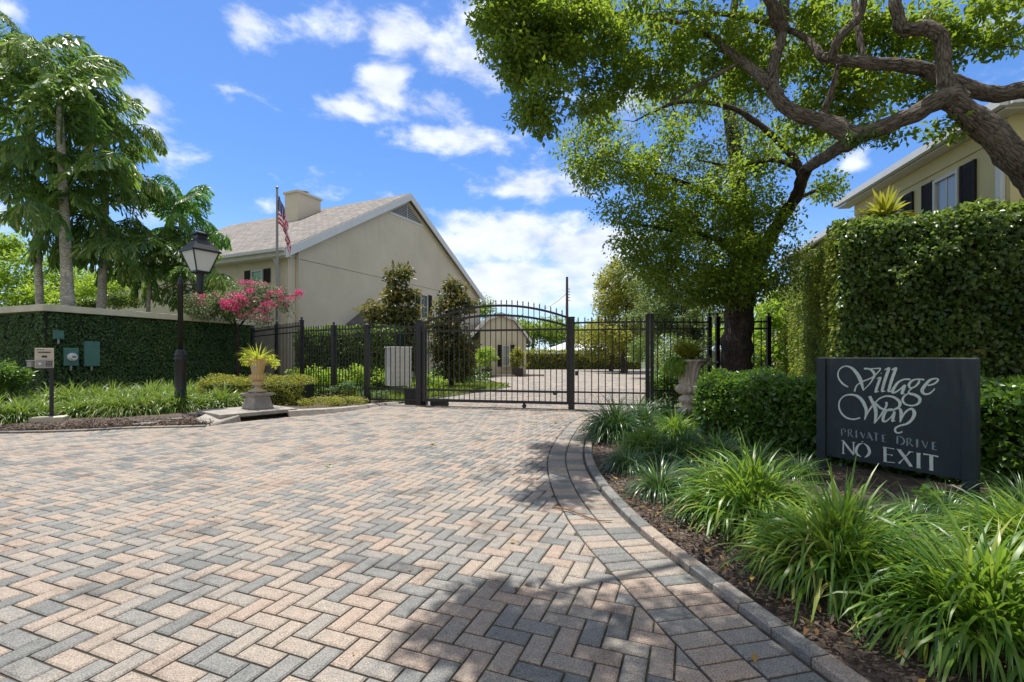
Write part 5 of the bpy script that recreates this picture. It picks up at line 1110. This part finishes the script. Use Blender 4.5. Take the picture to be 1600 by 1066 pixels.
# second oak behind the fence line
oakM = thing('oak_tree', 'dark trunked oak standing by the iron fence between urn and ivy wall', 'tree', (4.68, 9.85, 0)); Y0 = 9.9
limbs = [
 ([(4.70, 9.9, -.1), (4.70, 9.9, .25), (4.68, 9.9, .8), B(1152, 520, Y0), B(1158, 460, Y0), B(1163, 400, Y0)], [.52, .38, .31, .29, .29, .24], 0),
 ([B(1163, 400, Y0), B(1160, 330, Y0), B(1150, 250, 10.1), B(1140, 170, 10.3), B(1138, 90, 10.5), B(1150, -10, 10.6)], [.24, .17, .14, .13, .12, .07], 0),
 ([B(1165, 430, Y0), B(1190, 400, 9.7), B(1215, 350, 9.3), B(1243, 310, 8.8), B(1258, 268, 8.2), B(1290, 240, 7.6)], [.2, .14, .12, .11, .10, .05], 0),
 ([B(1256, 285, 8.4), B(1235, 240, 8.4), B(1180, 190, 8.4), B(1130, 165, 8.5), B(1060, 160, 8.7), B(990, 190, 9.0)], [.08, .06, .05, .045, .035, .012], 0),
 ([B(1256, 270, 8.3), B(1210, 250, 8.6), B(1150, 260, 8.9), B(1090, 250, 9.2)], [.05, .04, .03, .015], 0),
 ([B(1140, 170, 10.3), B(1060, 110, 9.8), B(980, 90, 9.5)], [.08, .05, .02], 0),
 ([B(1160, 340, Y0), B(1100, 300, 9.6), B(1020, 270, 9.4), B(950, 250, 9.3)], [.10, .06, .04, .02], 0),
 ([B(1163, 400, Y0), B(1110, 370, 9.6), B(1050, 360, 9.4), B(990, 350, 9.3)], [.10, .06, .04, .02], 0),
 ([B(1243, 310, 8.8), B(1270, 300, 8.9), B(1290, 290, 9.0)], [.05, .03, .015], 0),
 ([B(1140, 150, 10.3), B(1190, 90, 10.4), B(1230, 20, 10.5)], [.08, .06, .03], 0),
]
mbM, smpM = limb_mesh(limbs)
mid = [(925, 240, 45, 55, 9.2, .8, 30), (975, 290, 70, 55, 9.2, 1.0, 42), (960, 200, 60, 50, 9.4, .9, 26), (1040, 250, 80, 60, 9.3, 1.1, 40), (1010, 350, 60, 60, 9.3, .9, 38), (1080, 330, 80, 60, 9.2, 1.1, 44),
       (1150, 300, 70, 60, 9.0, 1.0, 36), (1190, 240, 60, 50, 8.9, .9, 24), (1100, 170, 70, 50, 9.6, 1.0, 22), (1030, 150, 60, 40, 9.6, .9, 16), (1050, 415, 70, 45, 9.2, 1.0, 36), (1130, 400, 60, 40, 9.0, .8, 34),
       (1130, 445, 60, 25, 9.0, .7, 20), (990, 400, 35, 30, 9.3, .6, 14), (1200, 330, 50, 50, 9.2, .8, 14), (1260, 230, 60, 40, 9.0, .7, 10), (1285, 290, 30, 45, 9.0, .5, 7), (1215, 390, 40, 45, 9.6, .6, 12), (1225, 440, 30, 35, 9.8, .5, 8), (1200, 420, 50, 40, 10.3, .6, 14), (1140, 350, 60, 50, 10.6, .8, 26), (1060, 370, 70, 60, 10.4, .8, 26),
       (1180, 170, 60, 50, 10.2, .9, 14), (1230, 80, 60, 60, 10.4, .9, 16), (1120, 60, 80, 60, 10.5, .9, 20), (1300, 170, 50, 40, 9.5, .7, 10), (1155, 440, 55, 35, 9.0, .5, 30), (1080, 450, 70, 35, 9.6, .7, 40), (1180, 380, 50, 40, 9.1, .5, 22), (1110, 380, 80, 60, 10.6, .8, 50), (1020, 420, 50, 40, 10.0, .7, 26), (1130, 250, 90, 70, 10.4, .9, 40)]
cen = np.concatenate([blob(*b_[:6], int(b_[6] * .62) + 2) for b_ in mid]); twigs(mbM, smpM, cen, .012)
part('trunk', mbM, 'bark_dark', oakM, smooth=True)
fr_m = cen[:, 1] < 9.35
V, Fc = clump_leaves(cen[fr_m], .31, 105, .085, .046, .3); part('crown', arr_mesh('crown', V, Fc, 3), 'leaf_oak', oakM)
V, Fc = clump_leaves(cen[~fr_m], .36, 90, .075, .038, .25); part('crown', arr_mesh('crown', V, Fc, 3), 'leaf_oak_dark', oakM, label='greyer rear crown')  # sprays set farther back take the darker, greyer leaf colour

# generic broad trees and shrubs
def tree(name, label, base, limbs, blobs, mat, L, Wd, r, nper, bmat='bark_dark', cat='tree', tw=True, group=None):
    t_ = thing(name, label, cat, base, group); mb_, sm = limb_mesh(limbs, 10); c = np.concatenate([blob(*b_) for b_ in blobs])
    if tw: twigs(mb_, sm, c, .02 * r / .4, .5)
    part('trunk', mb_, bmat, t_, smooth=True); V_, F_ = clump_leaves(c, r, nper, L, Wd, .2); part('crown', arr_mesh('crown', V_, F_, 3), mat, t_); return t_
def g0(px, Y): return np.array([(px - CX) / F * Y, Y, 0.])
def straight(px, Y, z1, r0_=.2, lean=.3): b_ = g0(px, Y); return [([b_ + (0, 0, -.1), b_ + (lean * .3, 0, z1 * .4), b_ + (lean, 0, z1)], r0_, r0_ * .3)]
tree('broadleaf_tree', 'yellow green round tree behind the court left of the oak', g0(975, 36), straight(975, 36, 6.5, .3), [(965, 455, 35, 50, 36, 2, 60), (1000, 480, 50, 60, 36, 2.5, 80), (960, 520, 40, 30, 35, 2, 40)], 'leaf_yellow', .22, .13, .7, 90)
tree('broadleaf_tree', 'dark dense tree directly behind the oak crown', g0(1085, 24), straight(1085, 24, 6, .3), [(1070, 470, 70, 50, 24, 2, 90), (1040, 500, 60, 40, 25, 2, 60), (1110, 520, 50, 50, 23, 2, 60)], 'leaf_oak_dark', .14, .08, .5, 110)
tree('broadleaf_tree', 'low yellow green tree just right of the right gate post', g0(955, 40), straight(955, 40, 3, .2), [(930, 530, 40, 28, 40, 2, 50), (985, 530, 45, 30, 40, 2, 60)], 'leaf_yellow', .22, .13, .7, 80)
tree('broadleaf_tree', 'green tree beyond the far hedge under the gate arch', g0(830, 58), straight(830, 58, 4, .25), [(815, 525, 32, 22, 58, 2.5, 60), (860, 518, 32, 22, 58, 2.5, 60), (790, 520, 25, 22, 58, 2, 30), (890, 525, 25, 22, 58, 2, 40)], 'leaf_oak', .30, .17, 1.0, 70)
tree('broadleaf_tree', 'bright green tree right of the house end behind the gate arch', g0(750, 62), straight(750, 62, 6, .25), [(755, 480, 16, 16, 62, 2, 20), (790, 512, 40, 18, 64, 2, 40)], 'leaf_oak', .30, .17, 1.0, 60)
tree('dark_shrub', 'near black shrub mass behind the fixed fence panel', g0(1010, 27), straight(1010, 27, 1.4, .08), [(1010, 545, 32, 22, 27, 1, 50), (1060, 560, 45, 35, 20, 1.2, 70)], 'leaf_ivy', .10, .06, .4, 90, cat='shrub')
tree('bright_shrub', 'tall bright green shrub right of the oak trunk', g0(1195, 14), straight(1190, 14, 2.2, .05), [(1195, 495, 25, 28, 14, .7, 22), (1190, 550, 35, 35, 13.5, .8, 34), (1215, 470, 20, 20, 15, .6, 12)], 'leaf_bright', .11, .065, .32, 70, cat='shrub')
tree('bright_shrub', 'light green shrub seen low between the double post and the oak trunk', g0(1128, 13), straight(1128, 13, 1.3, .04), [(1125, 520, 14, 18, 13.3, .5, 12), (1120, 600, 30, 22, 12.6, .5, 22)], 'leaf_bright', .09, .055, .25, 60, cat='shrub')
tree('fence_shrub', 'small leaved dark shrub filling the fence foot behind the right urn', g0(1050, 11.5), straight(1050, 11.5, .5, .03), [(1050, 605, 35, 28, 11.4, .45, 44), (1095, 600, 28, 30, 11.3, .4, 34)], 'leaf_hedge', .07, .045, .2, 90, cat='shrub')
# spiky plants at the foot of the oak
for k, (px, Y, n, lb) in enumerate([(1190, 11.6, 60, 'dark strap leaved plant behind the fence right of the oak trunk'), (1215, 9.2, 60, 'spiky green plant in front of the fence beside the ivy wall')]):
    g = g0(px, Y); V, Fc = blades(g, 110, .95, .05, (.1, .8), grav=.45, base_r=.12); props(part('strap_plant', arr_mesh('strap_plant', V - g, Fc, 4), 'leaf_liriope_dark'), lb, 'plant').location = tuple(g)
# magnolias
def mag(px, Y, blobs, lb):
    b_ = g0(px, Y); tree('magnolia_tree', lb, b_, [([b_ + (0, 0, -.1), b_ + (.05, 0, 1.5), P(px, blobs[0][1] + 10, Y)], .09, .03)], blobs, 'leaf_magnolia', .17, .085, .26, 34, 'bark_dark', group='young magnolias behind the fence')
mag(618, 15.5, [(622, 432, 16, 20, 15.5, .25, 12), (626, 462, 30, 20, 15.5, .5, 28), (605, 490, 40, 20, 15.5, .6, 38), (640, 500, 24, 26, 15.5, .5, 24), (618, 530, 46, 30, 15.5, .6, 56), (618, 565, 42, 22, 15.5, .6, 44)], 'taller narrow magnolia behind the mailbox cabinet, left of the gate')
mag(705, 17, [(712, 450, 16, 16, 17, .25, 12), (708, 475, 28, 18, 17, .5, 28), (700, 505, 32, 20, 17, .6, 34), (706, 535, 36, 26, 17, .6, 48), (706, 570, 34, 26, 17, .6, 48)], 'magnolia seen through the left half of the arched gate')
# low shrubs inside the fence
tree('low_shrub', 'sunny green low shrubs behind the fence beside the mailbox', g0(560, 16.4), straight(560, 16.4, .4, .02), [(490, 590, 50, 16, 14.2, .4, 26), (560, 590, 60, 16, 14.4, .5, 34), (660, 600, 30, 14, 14.6, .4, 20)], 'leaf_bright', .10, .05, .22, 60, cat='shrub')
tree('low_shrub', 'mixed green shrubs at the foot of the gate magnolia', g0(720, 19), straight(720, 19, .4, .02), [(700, 585, 40, 12, 19, .5, 26), (740, 588, 30, 10, 19.5, .5, 18)], 'leaf_hedge', .10, .05, .24, 60, cat='shrub')
tree('low_shrub', 'fine leaved low ground shrub beside the concrete kerb and fence', g0(510, 10.9), straight(510, 10.9, .15, .01), [(500, 628, 30, 5, 10.6, .3, 22), (540, 625, 34, 5, 11.2, .3, 24)], 'leaf_yellow', .035, .02, .12, 90, cat='shrub')
tree('low_shrub', 'dusty green ground shrub at the foot of the fence by the gate motor', g0(590, 12.4), straight(590, 12.4, .12, .01), [(585, 617, 40, 6, 12.3, .25, 26), (540, 606, 25, 8, 11.9, .25, 14)], 'leaf_ivy_blue', .04, .024, .12, 70, cat='shrub')
# bright background on the left
tree('broadleaf_tree', 'bright lime green tree behind the wall at the far left', g0(40, 19), straight(40, 19, 3, .12), [(25, 430, 60, 35, 19, 1.2, 50), (100, 445, 60, 32, 19.5, 1.2, 50), (0, 380, 30, 25, 19, .8, 16), (60, 470, 80, 18, 18.5, 1, 40)], 'leaf_bright', .15, .08, .42, 70)
tree('broadleaf_tree', 'lime green shrubbery between the palm trunks and the house wall', g0(170, 18.5), straight(170, 18.5, 2.4, .08), [(165, 450, 50, 26, 18.5, 1, 34), (120, 470, 50, 14, 18, .6, 26)], 'leaf_bright', .13, .07, .36, 60, cat='shrub')
tree('dark_shrub', 'dark clipped shrub above the wall between palms and lamp', g0(180, 17), straight(180, 17, 2.6, .05), [(185, 472, 40, 8, 16.4, .5, 34), (130, 476, 30, 6, 16.2, .4, 20)], 'leaf_ivy', .08, .05, .24, 70, cat='shrub')
tree('round_shrub', 'rounded green shrub at the left edge in front of the ivy wall', g0(5, 10.6), straight(5, 10.6, .6, .03), [(0, 590, 30, 22, 10.4, .5, 44)], 'leaf_hedge', .075, .045, .17, 80, cat='shrub')

# bougainvillea
bg_ = g0(372, 16.6); bgt = thing('bougainvillea', 'bougainvillea with crimson pink flowers spilling over the ivy wall coping', 'shrub', bg_)
limbs = [([bg_ + (0, 0, 0), bg_ + (0, -.1, 2.2), P(350, 470, 16.2)], .07, .03), ([bg_ + (0, 0, 2.2), P(410, 470, 15.8), P(465, 462, 15.6)], .04, .01), ([bg_ + (0, 0, 2.2), P(320, 470, 15.6)], .04, .01)]
mb, sm = limb_mesh(limbs, 8); bl_ = [(330, 478, 38, 22, 15.4, .5, 42), (375, 475, 45, 24, 15.6, .5, 50), (415, 468, 40, 24, 15.6, .5, 44), (395, 450, 40, 14, 15.8, .4, 22), (445, 475, 18, 18, 15.6, .3, 10), (400, 500, 25, 12, 15.2, .3, 12), (300, 468, 20, 16, 15.2, .3, 10)]
c = np.concatenate([blob(*b_) for b_ in bl_]); twigs(mb, sm, c, .008); part('stem', mb, 'bark_dark', bgt)
V, Fc = clump_leaves(c, .22, 46, .065, .04, .2); part('foliage', arr_mesh('foliage', V, Fc, 3), 'leaf_variegated', bgt)
V, Fc = clump_leaves(np.concatenate([blob(*b_) for b_ in [(325, 480, 35, 20, 15.5, .4, 30), (365, 488, 35, 14, 15.6, .3, 20)]]), .22, 50, .065, .04, .2); part('foliage', arr_mesh('foliage', V, Fc, 3), 'leaf_ivy', bgt)
c = np.concatenate([blob(*b_) for b_ in [(368, 472, 24, 18, 15.1, .2, 26), (385, 470, 40, 22, 15.1, .3, 16), (395, 443, 24, 7, 15.5, .2, 8), (425, 462, 25, 14, 15.2, .2, 9), (467, 458, 9, 6, 15.5, .1, 6), (455, 470, 12, 10, 15.4, .1, 4), (420, 482, 20, 10, 15.1, .1, 5), (378, 488, 16, 8, 15.0, .1, 6), (320, 465, 26, 14, 15.1, .2, 5), (405, 492, 16, 10, 15, .1, 4)]])
V, Fc = clump_leaves(c, .13, 26, .045, .04, .1); part('flowers', arr_mesh('flowers', V, Fc, 3), 'petal', bgt)

# ------------------------------------------------------------------ fishtail palms
def frond_mesh(seed, L=2.3, nP=11, droop=1.0):
    rs = random.Random(seed); Ps, Ds, Ns, Ls, Ws = [], [], [], [], []; mb_ = MB(); p = np.zeros(3); th_ = .35; pts = [p.copy()]; dirs = []
    for i in range(24):
        d_ = np.array([math.sin(th_), 0, math.cos(th_)]); dirs.append(d_); p = p + d_ * L / 24; pts.append(p.copy()); th_ += droop * .062 * (1 + i / 24)
    mb_.tube(pts, list(np.linspace(.028, .006, len(pts))), 5)
    for k in range(nP):
        t = .25 + .75 * k / nP; i = int(t * 23); base = pts[i]; dr_ = dirs[i]
        for sd in (-1, 1):
            s_ = np.array([0, sd, 0]); q_ = base.copy(); dd = nrm(s_ * .9 + dr_ * .7 + np.array([0, 0, .15])); ln = L * .40 * (1 - .55 * abs(t - .45) * 1.6) * rs.uniform(.8, 1.1); m = 7; qp = [q_.copy()]
            for j in range(m):
                dd = nrm(dd + np.array([0, 0, -.34 * droop])); q_ = q_ + dd * ln / m; qp.append(q_.copy())
                lat = nrm(np.cross(dd, np.cross(dr_, s_)) + rng.normal(0, .15, 3))
                for s3 in (-1, 1):
                    Ps.append(q_.copy()); Ds.append(lat * s3 * .5 + dd * .75 + np.array([0, 0, -.75 * droop]) + rng.normal(0, .2, 3)); Ns.append(np.cross(dd, lat) + rng.normal(0, .8, 3)); Ls.append(rs.uniform(.22, .44)); Ws.append(rs.uniform(.035, .08))
            Ps.append(q_); Ds.append(dd); Ns.append(np.array([0, .2, 1])); Ls.append(.34); Ws.append(.13)
            mb_.tube(qp[::3], [.008, .006, .004, .003], 4, cap=False)
    n = len(Ps); Ps, Ds, Ns, Ls, Ws = map(np.array, (Ps, Ds, Ns, Ls, Ws)); d_ = unit(Ds); s_ = unit(np.cross(d_, Ns)); V_ = np.empty((n, 5, 3))
    V_[:, 0] = Ps - s_ * .004; V_[:, 1] = Ps + s_ * .004; V_[:, 2] = Ps + d_ * Ls[:, None] * .75 + s_ * Ws[:, None] * .55; V_[:, 3] = Ps + d_ * Ls[:, None] * (1.0 + .0); V_[:, 4] = Ps + d_ * Ls[:, None] * .82 - s_ * Ws[:, None] * .5
    V_[:, 3] += rng.normal(0, .012, (n, 3)); mb_.add(V_.reshape(-1, 3), [tuple(5 * i + j for j in range(5)) for i in range(n)])
    return mb_
FM = {}
for mname in ('leaf_palm', 'leaf_palm_bright'):
    FM[mname] = []
    for s_ in range(4):
        m_ = frond_mesh(s_, droop=[.8, 1.1, 1.3, .65][s_]); me = bpy.data.meshes.new('frond'); me.from_pydata(m_.v, [], m_.f); me.update(); me.materials.append(M[mname]); FM[mname].append(me)
from mathutils import Euler
def palm(label, base, top, r0_, r1_, fronds, mat='leaf_palm'):
    t_ = thing('fishtail_palm', label, 'palm', base, 'fishtail palms behind the ivy wall'); base, top = np.array(base, float), np.array(top, float)
    pts = catmull([base, base * .6 + top * .4 + (.05, 0, 0), top], 10); mb_ = MB(); rad = [(r0_ + (r1_ - r0_) * i / len(pts)) * (1.06 if i % 3 == 0 else 1) for i in range(len(pts))]; mb_.tube(pts, rad, 14, .06); part('trunk', mb_, 'bark_palm', t_, smooth=True)
    for (f_, a, tilt, s_, v) in fronds + [(1.0, a_, -.35, .8 * fronds[0][3], 3) for a_ in (.4, 2.6, 4.6)]:
        p = base * (1 - f_) + top * f_; o = bpy.data.objects.new('frond', FM[mat][v]); COL.objects.link(o); o.parent = t_; o.location = tuple(p - base)
        o.rotation_euler = Euler((0, tilt, a)); o.scale = (s_, s_, s_)
def fr_list(n, f0, f1, s0, s1, seed, tilt0=.0, tilt1=-.45):
    rs = random.Random(seed); return [(f0 + (f1 - f0) * k / max(1, n - 1), rs.uniform(0, .5) + k * 2.4, tilt0 + (tilt1 - tilt0) * (k / n) + rs.uniform(-.12, .12), rs.uniform(s0, s1), rs.randrange(4)) for k in range(n)]
palm('fishtail palm with slim grey trunk, leftmost of the three above the wall corner', g0(66, 14.6), P(45, 120, 14.6), .12, .06, fr_list(15, .50, 1, .9, 1.15, 1, .25, -.35))
palm('tallest fishtail palm with pale swollen trunk, middle of the three', g0(108, 13.9), P(92, 150, 13.9), .22, .06, fr_list(17, .48, 1, .9, 1.2, 2, .25, -.35))
palm('fishtail palm with brown fibrous trunk, right one of the three', g0(150, 15.2), P(168, 205, 15.2), .16, .07, fr_list(16, .52, 1, .8, 1.02, 3, .25, -.3))
palm('slender fishtail palm with fresh green fan crown above the lantern', g0(278, 17.2), P(282, 335, 17.2), .09, .05, fr_list(8, .80, 1, .75, .9, 5, .1, -.3), 'leaf_palm_bright')
palm('low fishtail palm with drooping dark fronds left of the lantern', g0(222, 16.2), P(235, 400, 16.2), .08, .05, fr_list(9, .72, 1, .7, .95, 6, .2, -.2))
palm('low dark fishtail palm filling the space behind the lantern', g0(300, 16.6), P(305, 430, 16.6), .08, .05, fr_list(8, .75, 1, .65, .85, 8, .3, -.1))

# plants above the right ivy wall
for k, (px, py, Y, s_, lb) in enumerate([(1382, 322, 8.0, 1.0, 'large yellow green cordyline rosette above the ivy wall'), (1345, 338, 8.9, .65, 'smaller yellow green cordyline left of the larger one above the ivy wall'), (1412, 345, 8.3, .6, 'small cordyline at the right foot of the large rosette')]):
    q_ = P(px, py + 20, Y); t_ = thing('cordyline', lb, 'plant', (q_[0], q_[1], 0)); mb = MB(); mb.tube([(q_[0], q_[1], 0), q_], [.05, .03], 8); part('stem', mb, 'bark', t_)
    V, Fc = blades(q_, int(90 * s_), .52 * s_, .07 * s_, (.05, 1.5), grav=.35, base_r=.05); part('leaves', arr_mesh('leaves', V, Fc, 4), 'leaf_yucca', t_)

# ------------------------------------------------------------------ liriope clumps
def mound(n, L, Wd, rad, hgt, seg=6):
    """blades springing from all over a low crown, falling outwards"""
    az_ = rng.random(n) * 2 * math.pi; q_ = np.sqrt(rng.random(n)); h = np.stack([np.cos(az_), np.sin(az_), 0 * az_], 1)
    p = h * (q_ * rad)[:, None]; p[:, 2] = hgt * (1 - q_ ** 2) * rng.random(n) ** .5
    az2 = az_ + rng.normal(0, .7, n) + (q_ < .3) * rng.random(n) * 6.28; h = np.stack([np.cos(az2), np.sin(az2), 0 * az_], 1); side = np.stack([-np.sin(az2), np.cos(az2), 0 * az_], 1)
    tw_ = rng.normal(0, .35, n)[:, None]; side = side * np.cos(tw_) + np.array([0, 0, 1]) * np.sin(tw_)
    th_ = .05 + 1.05 * q_ * (.4 + .7 * rng.random(n)); ln = L * (.5 + .7 * rng.random(n)); wd = Wd * (.65 + .5 * rng.random(n)); k = (.5 + 1.5 * rng.random(n)) * (.25 + 1.05 * q_); V = np.empty((n, (seg + 1) * 2, 3))
    for i in range(seg + 1):
        t = i / seg; ww = wd * (min(1, .6 + t * 1.6) if t < .45 else max(.06, 1 - ((t - .45) / .55) ** 1.9))
        V[:, 2 * i] = p - side * ww[:, None] / 2; V[:, 2 * i + 1] = p + side * ww[:, None] / 2
        d_ = h * np.sin(th_)[:, None] + np.array([0, 0, 1]) * np.cos(th_)[:, None]; p = p + d_ * (ln / seg)[:, None]; p[:, 2] = np.maximum(p[:, 2], .005); th_ = np.minimum(th_ + k * 1.5 / seg * (1 + t), 2.75)
    b = np.arange(n)[:, None] * ((seg + 1) * 2)
    return V.reshape(-1, 3), np.concatenate([b + np.array([2 * i, 2 * i + 1, 2 * i + 3, 2 * i + 2]) for i in range(seg)], 1).reshape(-1, 4)
def clump_meshes(mat, n, L, Wd, cnt, lean=(.1, 1.15), grav=1.0, br=.10):
    out_ = []
    for k in range(cnt):
        V_, F_ = blades((0, 0, 0), n, L, Wd, lean, 6, br, grav) if mat == 'leaf_liriope_dark' else mound(n, L, Wd, br, .17); me_ = arr_mesh('blades', V_, F_, 4, True); me_.materials.append(M[mat]); out_.append(me_)
    return out_
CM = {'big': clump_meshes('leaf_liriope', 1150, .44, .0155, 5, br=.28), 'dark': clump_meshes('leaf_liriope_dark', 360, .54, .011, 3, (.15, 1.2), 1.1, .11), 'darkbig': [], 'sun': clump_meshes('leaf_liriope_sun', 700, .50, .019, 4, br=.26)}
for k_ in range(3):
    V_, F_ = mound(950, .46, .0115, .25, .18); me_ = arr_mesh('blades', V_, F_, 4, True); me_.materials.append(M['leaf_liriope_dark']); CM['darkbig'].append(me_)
ORD = ['first', 'second', 'third', 'fourth', 'fifth', 'sixth', 'seventh', 'eighth', 'ninth', 'tenth', 'eleventh', 'twelfth', 'thirteenth', 'fourteenth', 'fifteenth', 'sixteenth', 'seventeenth']
def clump(kind, g, s_, label, group):
    o = bpy.data.objects.new('liriope_clump', random.choice(CM[kind])); COL.objects.link(o); o.location = (g[0], g[1], .03); o.rotation_euler = (0, 0, random.uniform(0, 6.28)); o.scale = (s_ * random.uniform(.93, 1.08), s_ * random.uniform(.93, 1.08), s_ * random.uniform(.88, 1.1)); props(o, label, 'liriope', group)
NR = 'liriope clumps in the bed right of the drive'
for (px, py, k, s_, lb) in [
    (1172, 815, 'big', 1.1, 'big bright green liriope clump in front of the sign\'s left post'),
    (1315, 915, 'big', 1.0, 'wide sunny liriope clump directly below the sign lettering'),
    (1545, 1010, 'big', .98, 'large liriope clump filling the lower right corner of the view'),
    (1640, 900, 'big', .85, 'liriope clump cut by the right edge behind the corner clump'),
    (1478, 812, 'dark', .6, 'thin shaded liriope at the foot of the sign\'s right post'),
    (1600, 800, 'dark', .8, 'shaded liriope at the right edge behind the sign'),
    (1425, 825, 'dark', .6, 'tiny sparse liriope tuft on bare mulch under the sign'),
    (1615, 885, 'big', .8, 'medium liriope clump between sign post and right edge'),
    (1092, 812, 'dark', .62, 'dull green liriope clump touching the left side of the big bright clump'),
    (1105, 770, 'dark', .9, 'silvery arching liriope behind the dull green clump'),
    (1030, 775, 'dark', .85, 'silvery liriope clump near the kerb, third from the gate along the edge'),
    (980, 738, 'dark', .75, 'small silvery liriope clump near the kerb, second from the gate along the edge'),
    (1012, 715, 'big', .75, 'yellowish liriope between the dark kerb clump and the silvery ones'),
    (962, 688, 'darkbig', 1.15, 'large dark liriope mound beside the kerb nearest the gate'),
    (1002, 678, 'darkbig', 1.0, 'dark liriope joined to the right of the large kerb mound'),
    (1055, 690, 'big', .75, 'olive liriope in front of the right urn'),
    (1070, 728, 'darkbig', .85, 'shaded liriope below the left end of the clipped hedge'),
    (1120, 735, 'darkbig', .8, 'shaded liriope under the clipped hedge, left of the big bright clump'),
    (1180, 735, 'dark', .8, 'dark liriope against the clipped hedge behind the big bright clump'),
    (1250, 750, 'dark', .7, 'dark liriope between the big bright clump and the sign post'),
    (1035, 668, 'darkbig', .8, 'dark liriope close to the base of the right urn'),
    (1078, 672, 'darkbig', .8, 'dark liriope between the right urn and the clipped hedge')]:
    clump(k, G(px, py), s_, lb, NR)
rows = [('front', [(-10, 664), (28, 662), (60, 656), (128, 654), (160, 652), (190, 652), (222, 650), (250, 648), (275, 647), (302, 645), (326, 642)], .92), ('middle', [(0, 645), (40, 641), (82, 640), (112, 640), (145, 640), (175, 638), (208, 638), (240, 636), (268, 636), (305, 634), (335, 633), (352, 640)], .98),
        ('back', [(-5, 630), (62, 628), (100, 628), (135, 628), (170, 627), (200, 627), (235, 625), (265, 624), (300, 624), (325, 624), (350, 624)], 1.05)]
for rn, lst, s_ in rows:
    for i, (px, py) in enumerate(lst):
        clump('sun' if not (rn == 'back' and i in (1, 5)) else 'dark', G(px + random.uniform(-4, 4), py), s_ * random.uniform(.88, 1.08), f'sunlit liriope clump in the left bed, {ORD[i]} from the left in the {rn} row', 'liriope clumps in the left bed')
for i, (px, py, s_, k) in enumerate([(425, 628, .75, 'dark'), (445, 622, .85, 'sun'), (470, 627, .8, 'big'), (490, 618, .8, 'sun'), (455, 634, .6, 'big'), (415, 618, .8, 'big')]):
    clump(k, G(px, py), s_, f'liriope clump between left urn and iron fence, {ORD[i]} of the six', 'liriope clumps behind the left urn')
# seedling shrub under the sign
g = G(1455, 800); C_ = g + np.column_stack([rng.normal(0, .08, 14), rng.normal(0, .06, 14), .04 + rng.random(14) * .12]); V, Fc = clump_leaves(C_ - g, .05, 10, .055, .034, .1)
props(part('seedling_shrub', arr_mesh('seedling_shrub', V, Fc, 3), 'leaf_hedge'), 'small glossy seedling growing under the sign board', 'shrub').location = tuple(g)
print('objects', len(bpy.data.objects), 'tris', sum(len(m_.polygons) for m_ in bpy.data.meshes))
